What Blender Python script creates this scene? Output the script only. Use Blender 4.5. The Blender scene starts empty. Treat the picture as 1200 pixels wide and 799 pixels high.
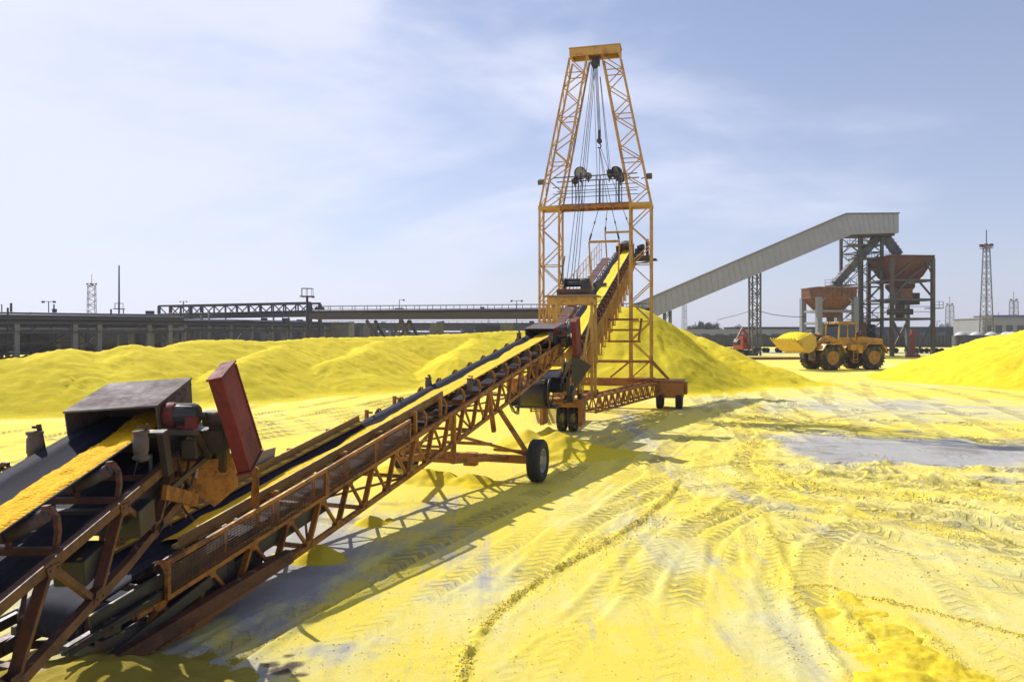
import bpy, math, random
import numpy as np
from mathutils import Vector, Matrix

random.seed(7)
PI = math.pi
SC = bpy.context.scene
COL = SC.collection
V = Vector

# ------------------------------------------------------------------ mesh builder
class MB:
    def __init__(s):
        s.v = []; s.f = []; s.mi = []; s.sm = []
        s.cur = 0; s.smooth = False
    def face(s, idx, smooth=None):
        s.f.append(idx); s.mi.append(s.cur); s.sm.append(s.smooth if smooth is None else smooth)
    def prism(s, pts, vec):
        n = len(pts); b = len(s.v); vec = V(vec)
        s.v += [V(p) for p in pts]; s.v += [V(p) + vec for p in pts]
        # orientation
        nrm = V((0, 0, 0))
        for i in range(n):
            a, c = V(pts[i]), V(pts[(i + 1) % n]); nrm += a.cross(c)
        flip = nrm.dot(vec) < 0
        def ad(l):
            s.face(l[::-1] if flip else l)
        ad([b + i for i in range(n)][::-1]); ad([b + n + i for i in range(n)])
        for i in range(n):
            j = (i + 1) % n
            ad([b + i, b + j, b + n + j, b + n + i])
        return s
    def box(s, c, sz, R=None):
        c = V(c); hx, hy, hz = sz[0] / 2, sz[1] / 2, sz[2] / 2
        R = R or Matrix.Identity(3)
        pts = [c + R @ V(p) for p in ((-hx, -hy, -hz), (hx, -hy, -hz), (hx, hy, -hz), (-hx, hy, -hz))]
        return s.prism(pts, R @ V((0, 0, 2 * hz)))
    def bar(s, a, b, w, h=None, up=(0, 0, 1)):
        a, b = V(a), V(b); h = w if h is None else h
        d = b - a
        if d.length < 1e-6: return s
        dn = d.normalized(); up = V(up)
        if abs(dn.dot(up)) > .98: up = V((0, 1, 0)) if abs(dn.y) < .9 else V((1, 0, 0))
        x = dn.cross(up).normalized(); y = x.cross(dn)
        pts = [a + x * (i * w / 2) + y * (j * h / 2) for i, j in ((-1, -1), (1, -1), (1, 1), (-1, 1))]
        return s.prism(pts, d)
    def angle(s, a, b, w, t=.008, up=(0, 0, 1), flip=1):
        # L-section member: two thin flanges
        a, b = V(a), V(b); d = b - a
        dn = d.normalized(); up = V(up)
        if abs(dn.dot(up)) > .98: up = V((0, 1, 0))
        x = dn.cross(up).normalized() * flip; y = x.cross(dn).normalized()
        if y.dot(V(up)) < 0: y = -y
        pts = [a, a + x * w, a + x * w + y * t, a + x * t + y * t, a + x * t + y * w, a + y * w]
        off = -x * w / 2 - y * w / 2
        pts = [p + off for p in pts]
        return s.prism(pts, d)
    def tube(s, a, b, r, n=10, r2=None, caps=True):
        a, b = V(a), V(b); r2 = r if r2 is None else r2
        dn = (b - a).normalized()
        up = V((0, 0, 1)) if abs(dn.z) < .9 else V((1, 0, 0))
        x = dn.cross(up).normalized(); y = dn.cross(x)
        k = len(s.v)
        for c, rr in ((a, r), (b, r2)):
            for i in range(n):
                t = 2 * PI * i / n
                s.v.append(c + x * (rr * math.cos(t)) + y * (rr * math.sin(t)))
        for i in range(n):
            j = (i + 1) % n
            s.face([k + i, k + j, k + n + j, k + n + i], n > 6)
        if caps:
            s.face([k + i for i in range(n)][::-1], False); s.face([k + n + i for i in range(n)], False)
        return s
    def path(s, pts, r, n=6):
        for a, b in zip(pts[:-1], pts[1:]):
            s.tube(a, b, r, n)
        return s
    def lathe(s, prof, c, axis, n=24, closed=False):
        c = V(c); ax = V(axis).normalized()
        up = V((0, 0, 1)) if abs(ax.z) < .9 else V((1, 0, 0))
        x = ax.cross(up).normalized(); y = ax.cross(x)
        k = len(s.v); m = len(prof)
        for i in range(n):
            t = 2 * PI * i / n
            d = x * math.cos(t) + y * math.sin(t)
            for r, h in prof:
                s.v.append(c + ax * h + d * max(r, 1e-4))
        for i in range(n):
            j = (i + 1) % n
            for q in range(m if closed else m - 1):
                q2 = (q + 1) % m
                s.face([k + i * m + q, k + i * m + q2, k + j * m + q2, k + j * m + q], True)
        return s
    def obj(s, name, mats, parent=None, bevel=0, smooth_all=False, solid=0):
        me = bpy.data.meshes.new(name)
        me.from_pydata([tuple(p) for p in s.v], [], s.f)
        if not isinstance(mats, (list, tuple)): mats = [mats]
        for m in mats: me.materials.append(m)
        me.polygons.foreach_set('material_index', s.mi)
        me.polygons.foreach_set('use_smooth', [True] * len(s.f) if smooth_all else s.sm)
        me.update()
        o = bpy.data.objects.new(name, me); COL.objects.link(o)
        if parent: o.parent = parent
        if solid:
            m = o.modifiers.new('s', 'SOLIDIFY'); m.thickness = solid; m.offset = 0
        if bevel:
            m = o.modifiers.new('b', 'BEVEL'); m.width = bevel; m.segments = 2; m.limit_method = 'ANGLE'
            m.angle_limit = math.radians(40)
        return o

def tag(o, label=None, cat=None, group=None, kind=None):
    if label: o['label'] = label
    if cat: o['category'] = cat
    if group: o['group'] = group
    if kind: o['kind'] = kind
    return o

def thing(name, label, cat, loc=(0, 0, 0), rz=0, group=None):
    o = bpy.data.objects.new(name, None); COL.objects.link(o)
    o.location = loc; o.rotation_euler = (0, 0, rz); o.empty_display_size = .3
    return tag(o, label, cat, group)

def copy_tree(o, parent=None):
    c = o.copy(); COL.objects.link(c); c.parent = parent
    for ch in [x for x in o.children]: copy_tree(ch, c)
    return c

def rotx(a): return Matrix.Rotation(a, 3, 'X')
def roty(a): return Matrix.Rotation(a, 3, 'Y')
def rotz(a): return Matrix.Rotation(a, 3, 'Z')

# ------------------------------------------------------------------ camera frame (used for measuring only)
F, CX, HY, HC = 900.0, 600.0, 392.0, 3.3
def wx(px, D): return (px - CX) / F * D
def wz(py, D): return HC - (py - HY) / F * D
def W(px, py, D): return V((wx(px, D), D, wz(py, D)))
def G(px, py):
    D = HC * F / (py - HY); return wx(px, D), D

# ------------------------------------------------------------------ numpy noise
_rt = np.random.RandomState(11).rand(256, 256)
def vnoise(x, y):
    xi = np.floor(x).astype(np.int64); yi = np.floor(y).astype(np.int64)
    fx = x - xi; fy = y - yi
    fx = fx * fx * (3 - 2 * fx); fy = fy * fy * (3 - 2 * fy)
    a = _rt[xi & 255, yi & 255]; b = _rt[(xi + 1) & 255, yi & 255]
    c = _rt[xi & 255, (yi + 1) & 255]; d = _rt[(xi + 1) & 255, (yi + 1) & 255]
    return (a * (1 - fx) + b * fx) * (1 - fy) + (c * (1 - fx) + d * fx) * fy
def fbm(x, y, o=4, g=.5):
    s = 0; a = 1; t = 0
    for i in range(o):
        s = s + a * vnoise(x * 2 ** i + 17.3 * i, y * 2 ** i + 5.1 * i); t += a; a *= g
    return s / t

# ------------------------------------------------------------------ materials
def newmat(name):
    m = bpy.data.materials.new(name); m.use_nodes = True
    nt = m.node_tree; b = nt.nodes['Principled BSDF']
    return m, nt, b
def N(nt, t, **k):
    n = nt.nodes.new(t)
    for a, v in k.items(): setattr(n, a, v)
    return n
def ramp(nt, fac, stops):
    r = N(nt, 'ShaderNodeValToRGB')
    while len(r.color_ramp.elements) < len(stops): r.color_ramp.elements.new(.5)
    for e, (p, c) in zip(r.color_ramp.elements, stops):
        e.position = p; e.color = c if len(c) == 4 else (*c, 1)
    nt.links.new(fac, r.inputs[0]); return r
def noise(nt, vec, scale, detail=4, rough=.55, dist=0):
    n = N(nt, 'ShaderNodeTexNoise'); n.inputs['Scale'].default_value = scale
    n.inputs['Detail'].default_value = detail; n.inputs['Roughness'].default_value = rough
    n.inputs['Distortion'].default_value = dist
    if vec is not None: nt.links.new(vec, n.inputs['Vector'])
    return n
def mixc(nt, fac, a, b, mode='MIX'):
    m = N(nt, 'ShaderNodeMix', data_type='RGBA', blend_type=mode)
    for s, v in ((0, fac), (6, a), (7, b)):
        if hasattr(v, 'is_output') or hasattr(v, 'links'): nt.links.new(v, m.inputs[s])
        else: m.inputs[s].default_value = v if s == 0 else (*v, 1)
    return m.outputs[2]
def math_(nt, op, a, b=None, c=None, clamp=False):
    m = N(nt, 'ShaderNodeMath', operation=op, use_clamp=clamp)
    for i, v in enumerate((a, b, c)):
        if v is None: continue
        if hasattr(v, 'links'): nt.links.new(v, m.inputs[i])
        else: m.inputs[i].default_value = v
    return m.outputs[0]
def bump(nt, h, strength, dist, b):
    n = N(nt, 'ShaderNodeBump'); n.inputs['Strength'].default_value = strength
    n.inputs['Distance'].default_value = dist
    nt.links.new(h, n.inputs['Height']); nt.links.new(n.outputs[0], b.inputs['Normal']); return n

YEL = (.83, .66, .035)
def paint(name, c1, rust=(.10, .04, .022), amount=.45, rough=.55, scale=3.0, dust=0.0, metal=0.0, dustcol=YEL):
    """weathered paint: colour variation, rust patches, optional sulphur dust lying on upward faces"""
    m, nt, b = newmat(name)
    tc = N(nt, 'ShaderNodeTexCoord').outputs['Object']
    n1 = noise(nt, tc, scale, 6, .65, .4); n2 = noise(nt, tc, scale * 7, 4, .7)
    c2 = tuple(x * .72 for x in c1)
    base = mixc(nt, n2.outputs[0], c1, c2)
    s = math_(nt, 'ADD', math_(nt, 'MULTIPLY', n1.outputs[0], .7), math_(nt, 'MULTIPLY', n2.outputs[0], .3))
    rm = ramp(nt, s, [(.60 - amount * .25, (0, 0, 0)), (.70 - amount * .22, (1, 1, 1))])
    col = mixc(nt, math_(nt, 'MULTIPLY', rm.outputs[0], min(1, .35 + amount)), base, rust)
    if dust:
        g = N(nt, 'ShaderNodeNewGeometry'); sx = N(nt, 'ShaderNodeSeparateXYZ')
        nt.links.new(g.outputs['True Normal'], sx.inputs[0])
        up = ramp(nt, sx.outputs['Z'], [(.55, (0, 0, 0)), (.85, (1, 1, 1))])
        n3 = noise(nt, tc, scale * 2.3, 5, .6)
        dm = ramp(nt, n3.outputs[0], [(.62 - .35 * dust, (0, 0, 0)), (.72 - .25 * dust, (1, 1, 1))])
        col = mixc(nt, math_(nt, 'MULTIPLY', up.outputs[0], math_(nt, 'MULTIPLY', dm.outputs[0], .9)), col, dustcol)
    nt.links.new(col, b.inputs['Base Color'])
    rr = ramp(nt, s, [(.3, (rough - .12,) * 3), (.7, (min(1, rough + .25),) * 3)])
    nt.links.new(rr.outputs[0], b.inputs['Roughness'])
    b.inputs['Metallic'].default_value = metal
    bump(nt, n2.outputs[0], .25, .01, b)
    return m

M = {}
M['orange'] = paint('orange_steel', (.41, .155, .018), (.09, .030, .013), .45, .55, 2.2, dust=.25)
M['crane'] = paint('crane_yellow', (.60, .33, .06), (.22, .08, .025), .4, .5, 1.6, dust=.2)
M['brick'] = paint('oxide_steel', (.145, .048, .022), (.045, .018, .011), .5, .5, 2.5, dust=.05, dustcol=(.6, .42, .3))
M['redguard'] = paint('red_guard', (.20, .018, .015), (.07, .022, .018), .5, .7, 3)
M['hood'] = paint('hood_steel', (.13, .10, .098), (.085, .05, .042), .5, .75, 2.2)
M['black'] = paint('black_steel', (.030, .028, .032), (.07, .035, .02), .35, .42, 4, dust=.06)
M['dark'] = paint('dark_machine', (.045, .035, .032), (.09, .045, .028), .5, .5, 4, dust=.18)
M['greyst'] = paint('grey_steel', (.11, .12, .13), (.12, .07, .05), .35, .45, 3, metal=.4)
M['plank'] = paint('skirt_plate', (.24, .13, .055), (.16, .08, .04), .4, .55, 3, dust=.6)
M['greybd'] = paint('pale_board', (.30, .25, .20), (.2, .13, .09), .3, .7, 3, dust=.3)
M['loader'] = paint('loader_yellow', (.62, .32, .016), (.16, .075, .025), .5, .45, 1.2, dust=.3)
M['bucket'] = paint('bucket_dusty', (.62, .42, .05), (.25, .12, .03), .3, .6, 1.4, dust=.8)
M['tank'] = paint('tank_dark', (.05, .05, .055), (.09, .06, .05), .4, .5, .8)
M['tankwhite'] = paint('tank_top', (.62, .62, .60), (.3, .3, .3), .2, .5, .8)
M['gallery'] = paint('gallery_sheet', (.34, .345, .40), (.28, .285, .33), .2, .6, .12)
M['steelfar'] = paint('weathered_frame', (.11, .12, .12), (.11, .06, .04), .45, .6, .5)
M['hopper'] = paint('hopper_rust', (.14, .050, .032), (.075, .04, .028), .5, .6, .35)
M['hopper2'] = paint('hopper_ochre', (.24, .105, .045), (.11, .055, .03), .5, .6, .35)
M['pipes'] = paint('pipe_dark', (.022, .022, .040), (.03, .022, .025), .4, .5, .3)
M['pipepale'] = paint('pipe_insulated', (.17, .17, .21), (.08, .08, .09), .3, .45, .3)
M['concrete'] = paint('column_concrete', (.17, .165, .185), (.11, .10, .115), .3, .8, .4)
M['greenst'] = paint('green_grey_frame', (.085, .10, .095), (.10, .045, .03), .5, .6, .5)
M['wagon'] = paint('wagon_grey', (.11, .12, .125), (.10, .06, .045), .45, .6, .5)
M['excav'] = paint('excavator_orange', (.40, .075, .02), (.15, .05, .02), .3, .45, .8)
M['bluegrey'] = paint('shed_sheet', (.018, .020, .045), (.015, .015, .03), .3, .7, .1)
M['palewall'] = paint('pale_wall', (.26, .27, .31), (.19, .19, .21), .3, .7, .1)
M['rubberw'] = paint('tyre_rubber', (.022, .021, .022), (.045, .038, .03), .4, .75, 3, dust=.0)
M['rubberdust'] = paint('dusty_tyre', (.028, .026, .024), (.30, .24, .06), .42, .8, 1.6)
M['rim'] = paint('wheel_rim', (.30, .29, .28), (.12, .08, .05), .4, .4, 5, metal=.3)
M['rimy'] = paint('loader_rim', (.50, .25, .04), (.2, .10, .03), .4, .5, 3)
M['cable'] = paint('wire_rope', (.05, .05, .075), (.05, .05, .05), .1, .5, 3)
M['lampblk'] = paint('lamp_housing', (.02, .02, .025), (.03, .03, .03), .1, .35, 3)
M['redpost'] = paint('red_post', (.22, .055, .035), (.14, .055, .035), .3, .6, 1)

def m_glass():
    m, nt, b = newmat('window_glass')
    b.inputs['Base Color'].default_value = (.05, .06, .08, 1); b.inputs['Roughness'].default_value = .08
    return m
M['glass'] = m_glass()

def m_belt():
    m, nt, b = newmat('rubber_belt')
    tc = N(nt, 'ShaderNodeTexCoord').outputs['Object']
    mp = N(nt, 'ShaderNodeMapping'); mp.inputs['Scale'].default_value = (14, .35, 4)
    nt.links.new(tc, mp.inputs[0])
    n1 = noise(nt, mp.outputs[0], 1.0, 6, .7); n2 = noise(nt, tc, 30, 3, .6)
    s = math_(nt, 'ADD', math_(nt, 'MULTIPLY', n1.outputs[0], .75), math_(nt, 'MULTIPLY', n2.outputs[0], .25))
    r = ramp(nt, s, [(.47, (.008, .008, .020)), (.60, (.02, .019, .045)), (.72, (.16, .155, .18))])
    nt.links.new(r.outputs[0], b.inputs['Base Color'])
    b.inputs['Roughness'].default_value = .8; b.inputs['Specular IOR Level'].default_value = .2
    bump(nt, s, .15, .01, b)
    return m
M['belt'] = m_belt()

def m_load(name, c1, c2, scale):
    m, nt, b = newmat(name)
    tc = N(nt, 'ShaderNodeTexCoord').outputs['Object']
    vo = N(nt, 'ShaderNodeTexVoronoi'); vo.inputs['Scale'].default_value = scale
    nt.links.new(tc, vo.inputs['Vector'])
    n1 = noise(nt, tc, scale * .35, 4, .6)
    col = mixc(nt, ramp(nt, n1.outputs[0], [(.35, (0, 0, 0)), (.65, (1, 1, 1))]).outputs[0], c1, c2)
    col = mixc(nt, math_(nt, 'MULTIPLY', vo.outputs['Distance'], .35), col, tuple(x * .55 for x in c2))
    nt.links.new(col, b.inputs['Base Color']); b.inputs['Roughness'].default_value = .85; b.inputs['Specular IOR Level'].default_value = .15
    h = math_(nt, 'SUBTRACT', 1.0, vo.outputs['Distance'])
    bump(nt, h, .7, .02, b)
    return m
M['load0'] = m_load('moist_sulphur', (.88, .40, .004), (.90, .56, .012), 34)
M['load1'] = m_load('belt_sulphur', (.84, .46, .01), (.88, .62, .04), 30)
M['load2'] = m_load('boom_sulphur', (.86, .62, .03), (.88, .70, .04), 20)

def m_pile(name, c1=(.84, .68, .028), c2=(.79, .61, .017), pale=(.82, .71, .16), bd=.13):
    m, nt, b = newmat(name)
    tc = N(nt, 'ShaderNodeTexCoord').outputs['Object']
    n1 = noise(nt, tc, .35, 6, .6, .5); n2 = noise(nt, tc, 3.0, 8, .72); n3 = noise(nt, tc, 30, 5, .8)
    col = mixc(nt, ramp(nt, n1.outputs[0], [(.35, (0, 0, 0)), (.65, (1, 1, 1))]).outputs[0], c1, c2)
    col = mixc(nt, ramp(nt, n2.outputs[0], [(.52, (0, 0, 0)), (.75, (.55, .55, .55))]).outputs[0], col, pale)
    n5 = noise(nt, tc, 1.1, 9, .75, 1.2)
    col = mixc(nt, ramp(nt, n5.outputs[0], [(.55, (0, 0, 0)), (.66, (.5, .5, .5))]).outputs[0], col, tuple(x * .72 for x in c2))
    nt.links.new(col, b.inputs['Base Color']); b.inputs['Roughness'].default_value = .9
    b.inputs['Specular IOR Level'].default_value = .15
    s = math_(nt, 'ADD', math_(nt, 'MULTIPLY', n2.outputs[0], .7), math_(nt, 'MULTIPLY', n3.outputs[0], .3))
    bump(nt, s, .9, bd, b)
    return m
M['pile'] = m_pile('sulphur_powder')
M['spill'] = m_pile('sulphur_spill', (.80, .61, .02), (.70, .53, .04), (.78, .68, .18), .035)
M['shade_painted'] = m_pile('shade_painted_sulphur', (.42, .32, .03), (.32, .25, .04), (.5, .44, .15), .04)  # darker olive puts the shade on the foreground mound into its colour
SKY_DUST = 1.0; SKY_STR = .098; SUN_E = 4.95; EXPO = 0.05; HAZE = .00035
CLOUD = (8.8, 9.1, 9.6); HZCOL = (7.8, 8.1, 9.3); CAST = (.975, .985, 1.10)
# ------------------------------------------------------------------ ground
def catmull(pts, step=.12):
    P = [np.array(p, float) for p in pts]
    P = [2 * P[0] - P[1]] + P + [2 * P[-1] - P[-2]]
    out = []
    for i in range(1, len(P) - 2):
        n = max(2, int(np.linalg.norm(P[i + 1] - P[i]) / step))
        for k in range(n):
            t = k / n
            out.append(.5 * ((2 * P[i]) + (-P[i - 1] + P[i + 1]) * t + (2 * P[i - 1] - 5 * P[i] + 4 * P[i + 1] - P[i + 2]) * t * t
                             + (-P[i - 1] + 3 * P[i] - 3 * P[i + 1] + P[i + 2]) * t ** 3))
    out.append(P[-2])
    return np.array(out)

class Ground:
    def __init__(s):
        D = [-25.0]
        while D[-1] < 5: D.append(D[-1] + (1.2 if D[-1] < 0 else .25))
        while D[-1] < 4000: D.append(D[-1] + max(.034, (D[-1]) * .0056) * (1 if D[-1] < 120 else 6))
        D = np.array(D); nc = 900
        u = np.linspace(-1, 1, nc)
        # finer in the middle, wide enough for views from the side
        su = .62 * u + .38 * u ** 3
        wd = np.maximum(17, 6 + D * 1.15) + np.maximum(0, -D) * .5
        s.X = su[None, :] * wd[:, None]; s.Y = np.repeat(D[:, None], nc, 1)
        s.H = np.zeros_like(s.X)
        s.yel = np.zeros_like(s.X); s.gry = np.zeros_like(s.X); s.drk = np.zeros_like(s.X)
        s.ta = np.zeros_like(s.X); s.to = np.zeros_like(s.X); s.tm = np.zeros_like(s.X)
        s.shape = s.X.shape
    def sub(s, C, pad):
        lo = C.min(0) - pad; hi = C.max(0) + pad
        m = (s.X > lo[0]) & (s.X < hi[0]) & (s.Y > lo[1]) & (s.Y < hi[1])
        return np.nonzero(m)
    def near(s, C, pad):
        idx = s.sub(C, pad)
        x = s.X[idx]; y = s.Y[idx]
        best = np.full(x.shape, 1e9); bi = np.zeros(x.shape, int)
        for i in range(len(C)):
            d = (x - C[i, 0]) ** 2 + (y - C[i, 1]) ** 2
            m = d < best; best[m] = d[m]; bi[m] = i
        keep = best < pad * pad
        s.dist2 = best[keep]
        idx = (idx[0][keep], idx[1][keep]); bi = bi[keep]; x = x[keep]; y = y[keep]
        T = np.gradient(C, axis=0); T /= np.linalg.norm(T, axis=1)[:, None] + 1e-9
        dx = x - C[bi, 0]; dy = y - C[bi, 1]
        off = dx * T[bi, 1] - dy * T[bi, 0]
        L = np.concatenate([[0], np.cumsum(np.linalg.norm(np.diff(C, axis=0), axis=1))])
        arc = L[bi] + dx * T[bi, 0] + dy * T[bi, 1]
        end = np.clip(np.minimum(arc + .1, L[-1] - arc + .1) / 1.2, 0, 1)
        return idx, off, arc, end
    def tyre(s, pts, w=.6, depth=.035, lug=.03, pitch=.24, yel=0, gry=0, px=True, fade=1.0):
        if px: pts = [G(*p) for p in pts]
        C = catmull(pts); idx, o, a, e = s.near(C, w / 2 + .28)
        h = w / 2
        brk = np.clip((fbm(a * .6 + 3, o * 0 + depth * 77, 3) - .28) * 4, .15, 1) * e * fade
        inside = np.clip((h - np.abs(o)) / .07, 0, 1)
        chev = np.clip(np.sin((a + np.abs(o) * 1.0) * 2 * PI / pitch) * 1.8, -1, 1)
        centre = np.clip(1 - np.abs(o) / .07, 0, 1)
        berm = np.exp(-((np.abs(o) - h - .05) / .06) ** 2)
        n = fbm(s.X[idx] * 6, s.Y[idx] * 6, 3)
        s.H[idx] += brk * (inside * (-depth * .8 + lug * .25 * (n - .5)) + berm * depth * (.3 + .9 * n))
        ok = inside > .02
        ii = (idx[0][ok], idx[1][ok])
        s.tm[idx] *= np.clip((np.sqrt(s.dist2) - h - .10) / .12, 0, 1)
        nr = np.sqrt(s.dist2) < h + .10; ni = (idx[0][nr], idx[1][nr])
        s.ta[ni] = a[nr] / pitch; s.to[ni] = np.abs(o[nr]) / pitch; s.tm[ii] = np.clip(brk[ok] * inside[ok] * lug / .04, 0, 1.5)
        s.yel[idx] += yel * inside * e; s.gry[idx] += gry * inside * e
    def ridge(s, pts, w=.12, h=.06, yel=.4, clump=1, px=True):
        if px: pts = [G(*p) for p in pts]
        C = catmull(pts); idx, o, a, e = s.near(C, w * 5)
        n = fbm(s.X[idx] * 9, s.Y[idx] * 9, 3); n2 = fbm(s.X[idx] * 3, s.Y[idx] * 3, 2)
        b = np.exp(-((o + (n2 - .5) * w * 1.2) / w) ** 2)
        s.H[idx] += e * b * h * (1 - clump + clump * np.clip((n - .35) * 4, 0, 2))
        s.yel[idx] += yel * e * np.exp(-(o / (w * 1.6)) ** 2)
    def band(s, pts, w, yel=0, gry=0, drk=0, px=True, H=0):
        if px: pts = [G(*p) for p in pts]
        C = catmull(pts, .4); idx, o, a, e = s.near(C, w * 1.6)
        n = fbm(s.X[idx] * .9 + 9, s.Y[idx] * .9, 4)
        k = np.clip(1.25 - np.abs(o) / w + (n - .5) * 1.4, 0, 1) * e
        s.yel[idx] += yel * k; s.gry[idx] += gry * k; s.drk[idx] += drk * k; s.H[idx] += H * k
    def blob(s, px, py, rx, ry, yel=0, gry=0, drk=0, H=0, p=1):
        cx, cy = G(px, py)
        m = np.nonzero((np.abs(s.X - cx) < rx * 1.8) & (np.abs(s.Y - cy) < ry * 1.8))
        x = (s.X[m] - cx) / rx; y = (s.Y[m] - cy) / ry
        n = fbm(s.X[m] * .8, s.Y[m] * .8, 5)
        k = np.clip((1.15 - np.sqrt(x * x + y * y) + (n - .5) * 1.5) * 1.6, 0, 1) ** p
        s.yel[m] += yel * k; s.gry[m] += gry * k; s.drk[m] += drk * k; s.H[m] += H * k

g = Ground()
n_big = fbm(g.X * .12 + 3, g.Y * .12 + 1, 5)
n_mid = fbm(g.X * .7, g.Y * .7, 5)
g.yel += .70 + (n_big - .5) * 1.1 + (n_mid - .5) * .5
g.H += (fbm(g.X * .35, g.Y * .35, 4) - .5) * .05 * np.clip(1 - g.Y / 200, 0, 1) + (fbm(g.X * 5, g.Y * 5, 4) - .5) * .014
# colour regions
g.blob(1130, 530, 5.5, 3.6, gry=.52, yel=-.5)
g.blob(1150, 535, 3.5, 2.2, gry=.3, yel=-.3)
g.blob(1010, 520, 3.6, 3.8, gry=.5, yel=-.4)
g.blob(1090, 480, 9, 6, gry=.30, yel=-.45)
g.blob(960, 470, 7, 6, gry=.22, yel=-.35)
g.blob(780, 640, 1.0, 1.8, gry=.22, yel=-.7)
g.blob(700, 590, 1.2, 3.0, gry=.05, yel=-.4)
g.blob(700, 500, 3, 5, gry=.2, yel=-.25)
g.blob(350, 640, 2.6, 3.6, gry=.75, yel=-.8)
g.blob(250, 690, 2.6, 2.2, gry=.8, yel=-.9)
g.blob(930, 760, .7, 1.0, gry=.22, yel=-.6)
g.blob(900, 700, .4, 1.2, gry=.15, yel=-.4)
g.blob(800, 770, 2.2, 1.3, yel=.35)
g.blob(640, 770, 1.6, 1.0, yel=.35)
g.blob(1100, 640, 3.2, 3.0, yel=-.25)
g.blob(480, 640, 1.2, 2.2, yel=.45)
g.blob(700, 540, 3.5, 4.5, yel=.1)
g.blob(150, 510, 9, 5, yel=.3)
g.blob(500, 480, 9, 12, yel=.35)
g.blob(520, 570, 2.0, 4.0, yel=.55)
g.blob(800, 445, 14, 6, yel=.5)
g.blob(1000, 440, 12, 12, yel=.25, gry=.1)
g.blob(960, 412, 60, 26, gry=.5, yel=-.25)
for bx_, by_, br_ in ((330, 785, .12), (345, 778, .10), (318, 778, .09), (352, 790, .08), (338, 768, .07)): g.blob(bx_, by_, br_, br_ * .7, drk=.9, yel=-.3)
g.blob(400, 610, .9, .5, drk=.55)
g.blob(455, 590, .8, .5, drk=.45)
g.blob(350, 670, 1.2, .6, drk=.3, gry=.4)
# sweeping tracks
g.band([(885, 470), (878, 520), (885, 545), (960, 572), (1080, 580), (1200, 585)], .45, yel=.75)
g.band([(870, 560), (950, 590), (1060, 610), (1200, 640)], .5, yel=.4)
g.band([(720, 470), (760, 520), (800, 560), (900, 590), (1000, 600)], .5, gry=.3, yel=-.35)
g.band([(330, 770), (480, 665), (600, 590), (700, 530)], .55, yel=.6)
g.band([(700, 520), (800, 470), (900, 455)], .6, yel=.3)
g.tyre([(120, 850), (210, 799), (300, 742), (400, 690), (480, 650), (560, 610), (640, 570), (720, 520), (790, 478)], .62, .05, .045, .26, yel=.25)
g.tyre([(140, 799), (240, 760), (330, 715), (420, 668)], .5, .04, .035, .26, yel=.2)
g.ridge([(528, 870), (543, 799), (552, 760), (590, 712), (640, 675), (700, 640), (750, 610), (782, 583), (795, 563)], .05, .045, .55)
g.ridge([(700, 642), (760, 600), (790, 570), (796, 556), (784, 543), (770, 535), (775, 522), (800, 508)], .055, .03, .3, .6)
g.ridge([(770, 535), (800, 560), (870, 580), (960, 598)], .05, .022, .25, .6)
g.tyre([(520, 770), (560, 735), (610, 700), (680, 655), (760, 605), (810, 560)], .30, .012, .035, .17, fade=.8)
g.tyre([(738, 700), (742, 650), (755, 600), (765, 570)], .28, .015, .035, .16, yel=.15)
g.tyre([(870, 590), (885, 640), (905, 700), (945, 775), (985, 860)], .26, .012, .04, .16, gry=.1)
g.tyre([(690, 645), (760, 612), (840, 600), (930, 598), (1050, 610), (1200, 650)], .55, .03, .035, .22)
g.ridge([(893, 600), (915, 650), (935, 692), (960, 740), (995, 799), (1040, 870)], .07, .04, .2, .5)
g.ridge([(930, 690), (960, 686), (1010, 700), (1100, 720), (1200, 745)], .06, .04, .25, .5)
g.ridge([(560, 799), (640, 745), (720, 700)], .04, .012, .0, .5)
rnd = random.Random(5)
def pair(pts, gap, w=.5, **k):
    C = catmull([G(*p) for p in pts], .5); T = np.gradient(C, axis=0); T /= np.linalg.norm(T, axis=1)[:, None] + 1e-9
    Nn = np.stack([T[:, 1], -T[:, 0]], -1)
    for s_ in (-.5, .5): g.tyre([tuple(p) for p in (C + Nn * gap * s_)[::3]], w, k.get('d', .025), k.get('l', .035), k.get('p', .22), yel=k.get('y', 0), gry=k.get('g', 0), px=False, fade=k.get('f', .8))
pair([(420, 830), (560, 730), (680, 640), (760, 570), (800, 520), (880, 480)], 2.0, .40, f=.55)
pair([(640, 850), (690, 720), (740, 620), (800, 560), (920, 520), (1060, 505)], 2.1, .40, f=.4)
pair([(760, 860), (790, 740), (830, 650), (900, 590), (1020, 560), (1200, 560)], 2.0, .40, f=.5, y=.1)
pair([(1100, 850), (1040, 740), (1000, 650), (980, 580), (960, 520), (900, 470)], 2.1, .45, f=.5)
pair([(820, 450), (860, 480), (930, 520), (1050, 560), (1200, 600)], 2.2, .6, d=.04, l=.05, f=1)
pair([(900, 445), (940, 470), (1020, 500), (1200, 530)], 2.2, .6, d=.04, l=.05, f=1)
pair([(990, 445), (1000, 470), (1040, 495), (1200, 545)], 2.2, .6, d=.03, l=.04, f=1)
pair([(600, 600), (700, 545), (800, 490), (850, 460), (930, 440)], 2.2, .55, d=.03, l=.03, f=.8)
pair([(300, 470), (200, 490), (60, 505), (-80, 530)], 2.2, .6, d=.05, l=.06, f=1)
pair([(480, 458), (380, 478), (250, 500), (60, 545)], 2.2, .6, d=.05, l=.06, f=1)
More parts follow.
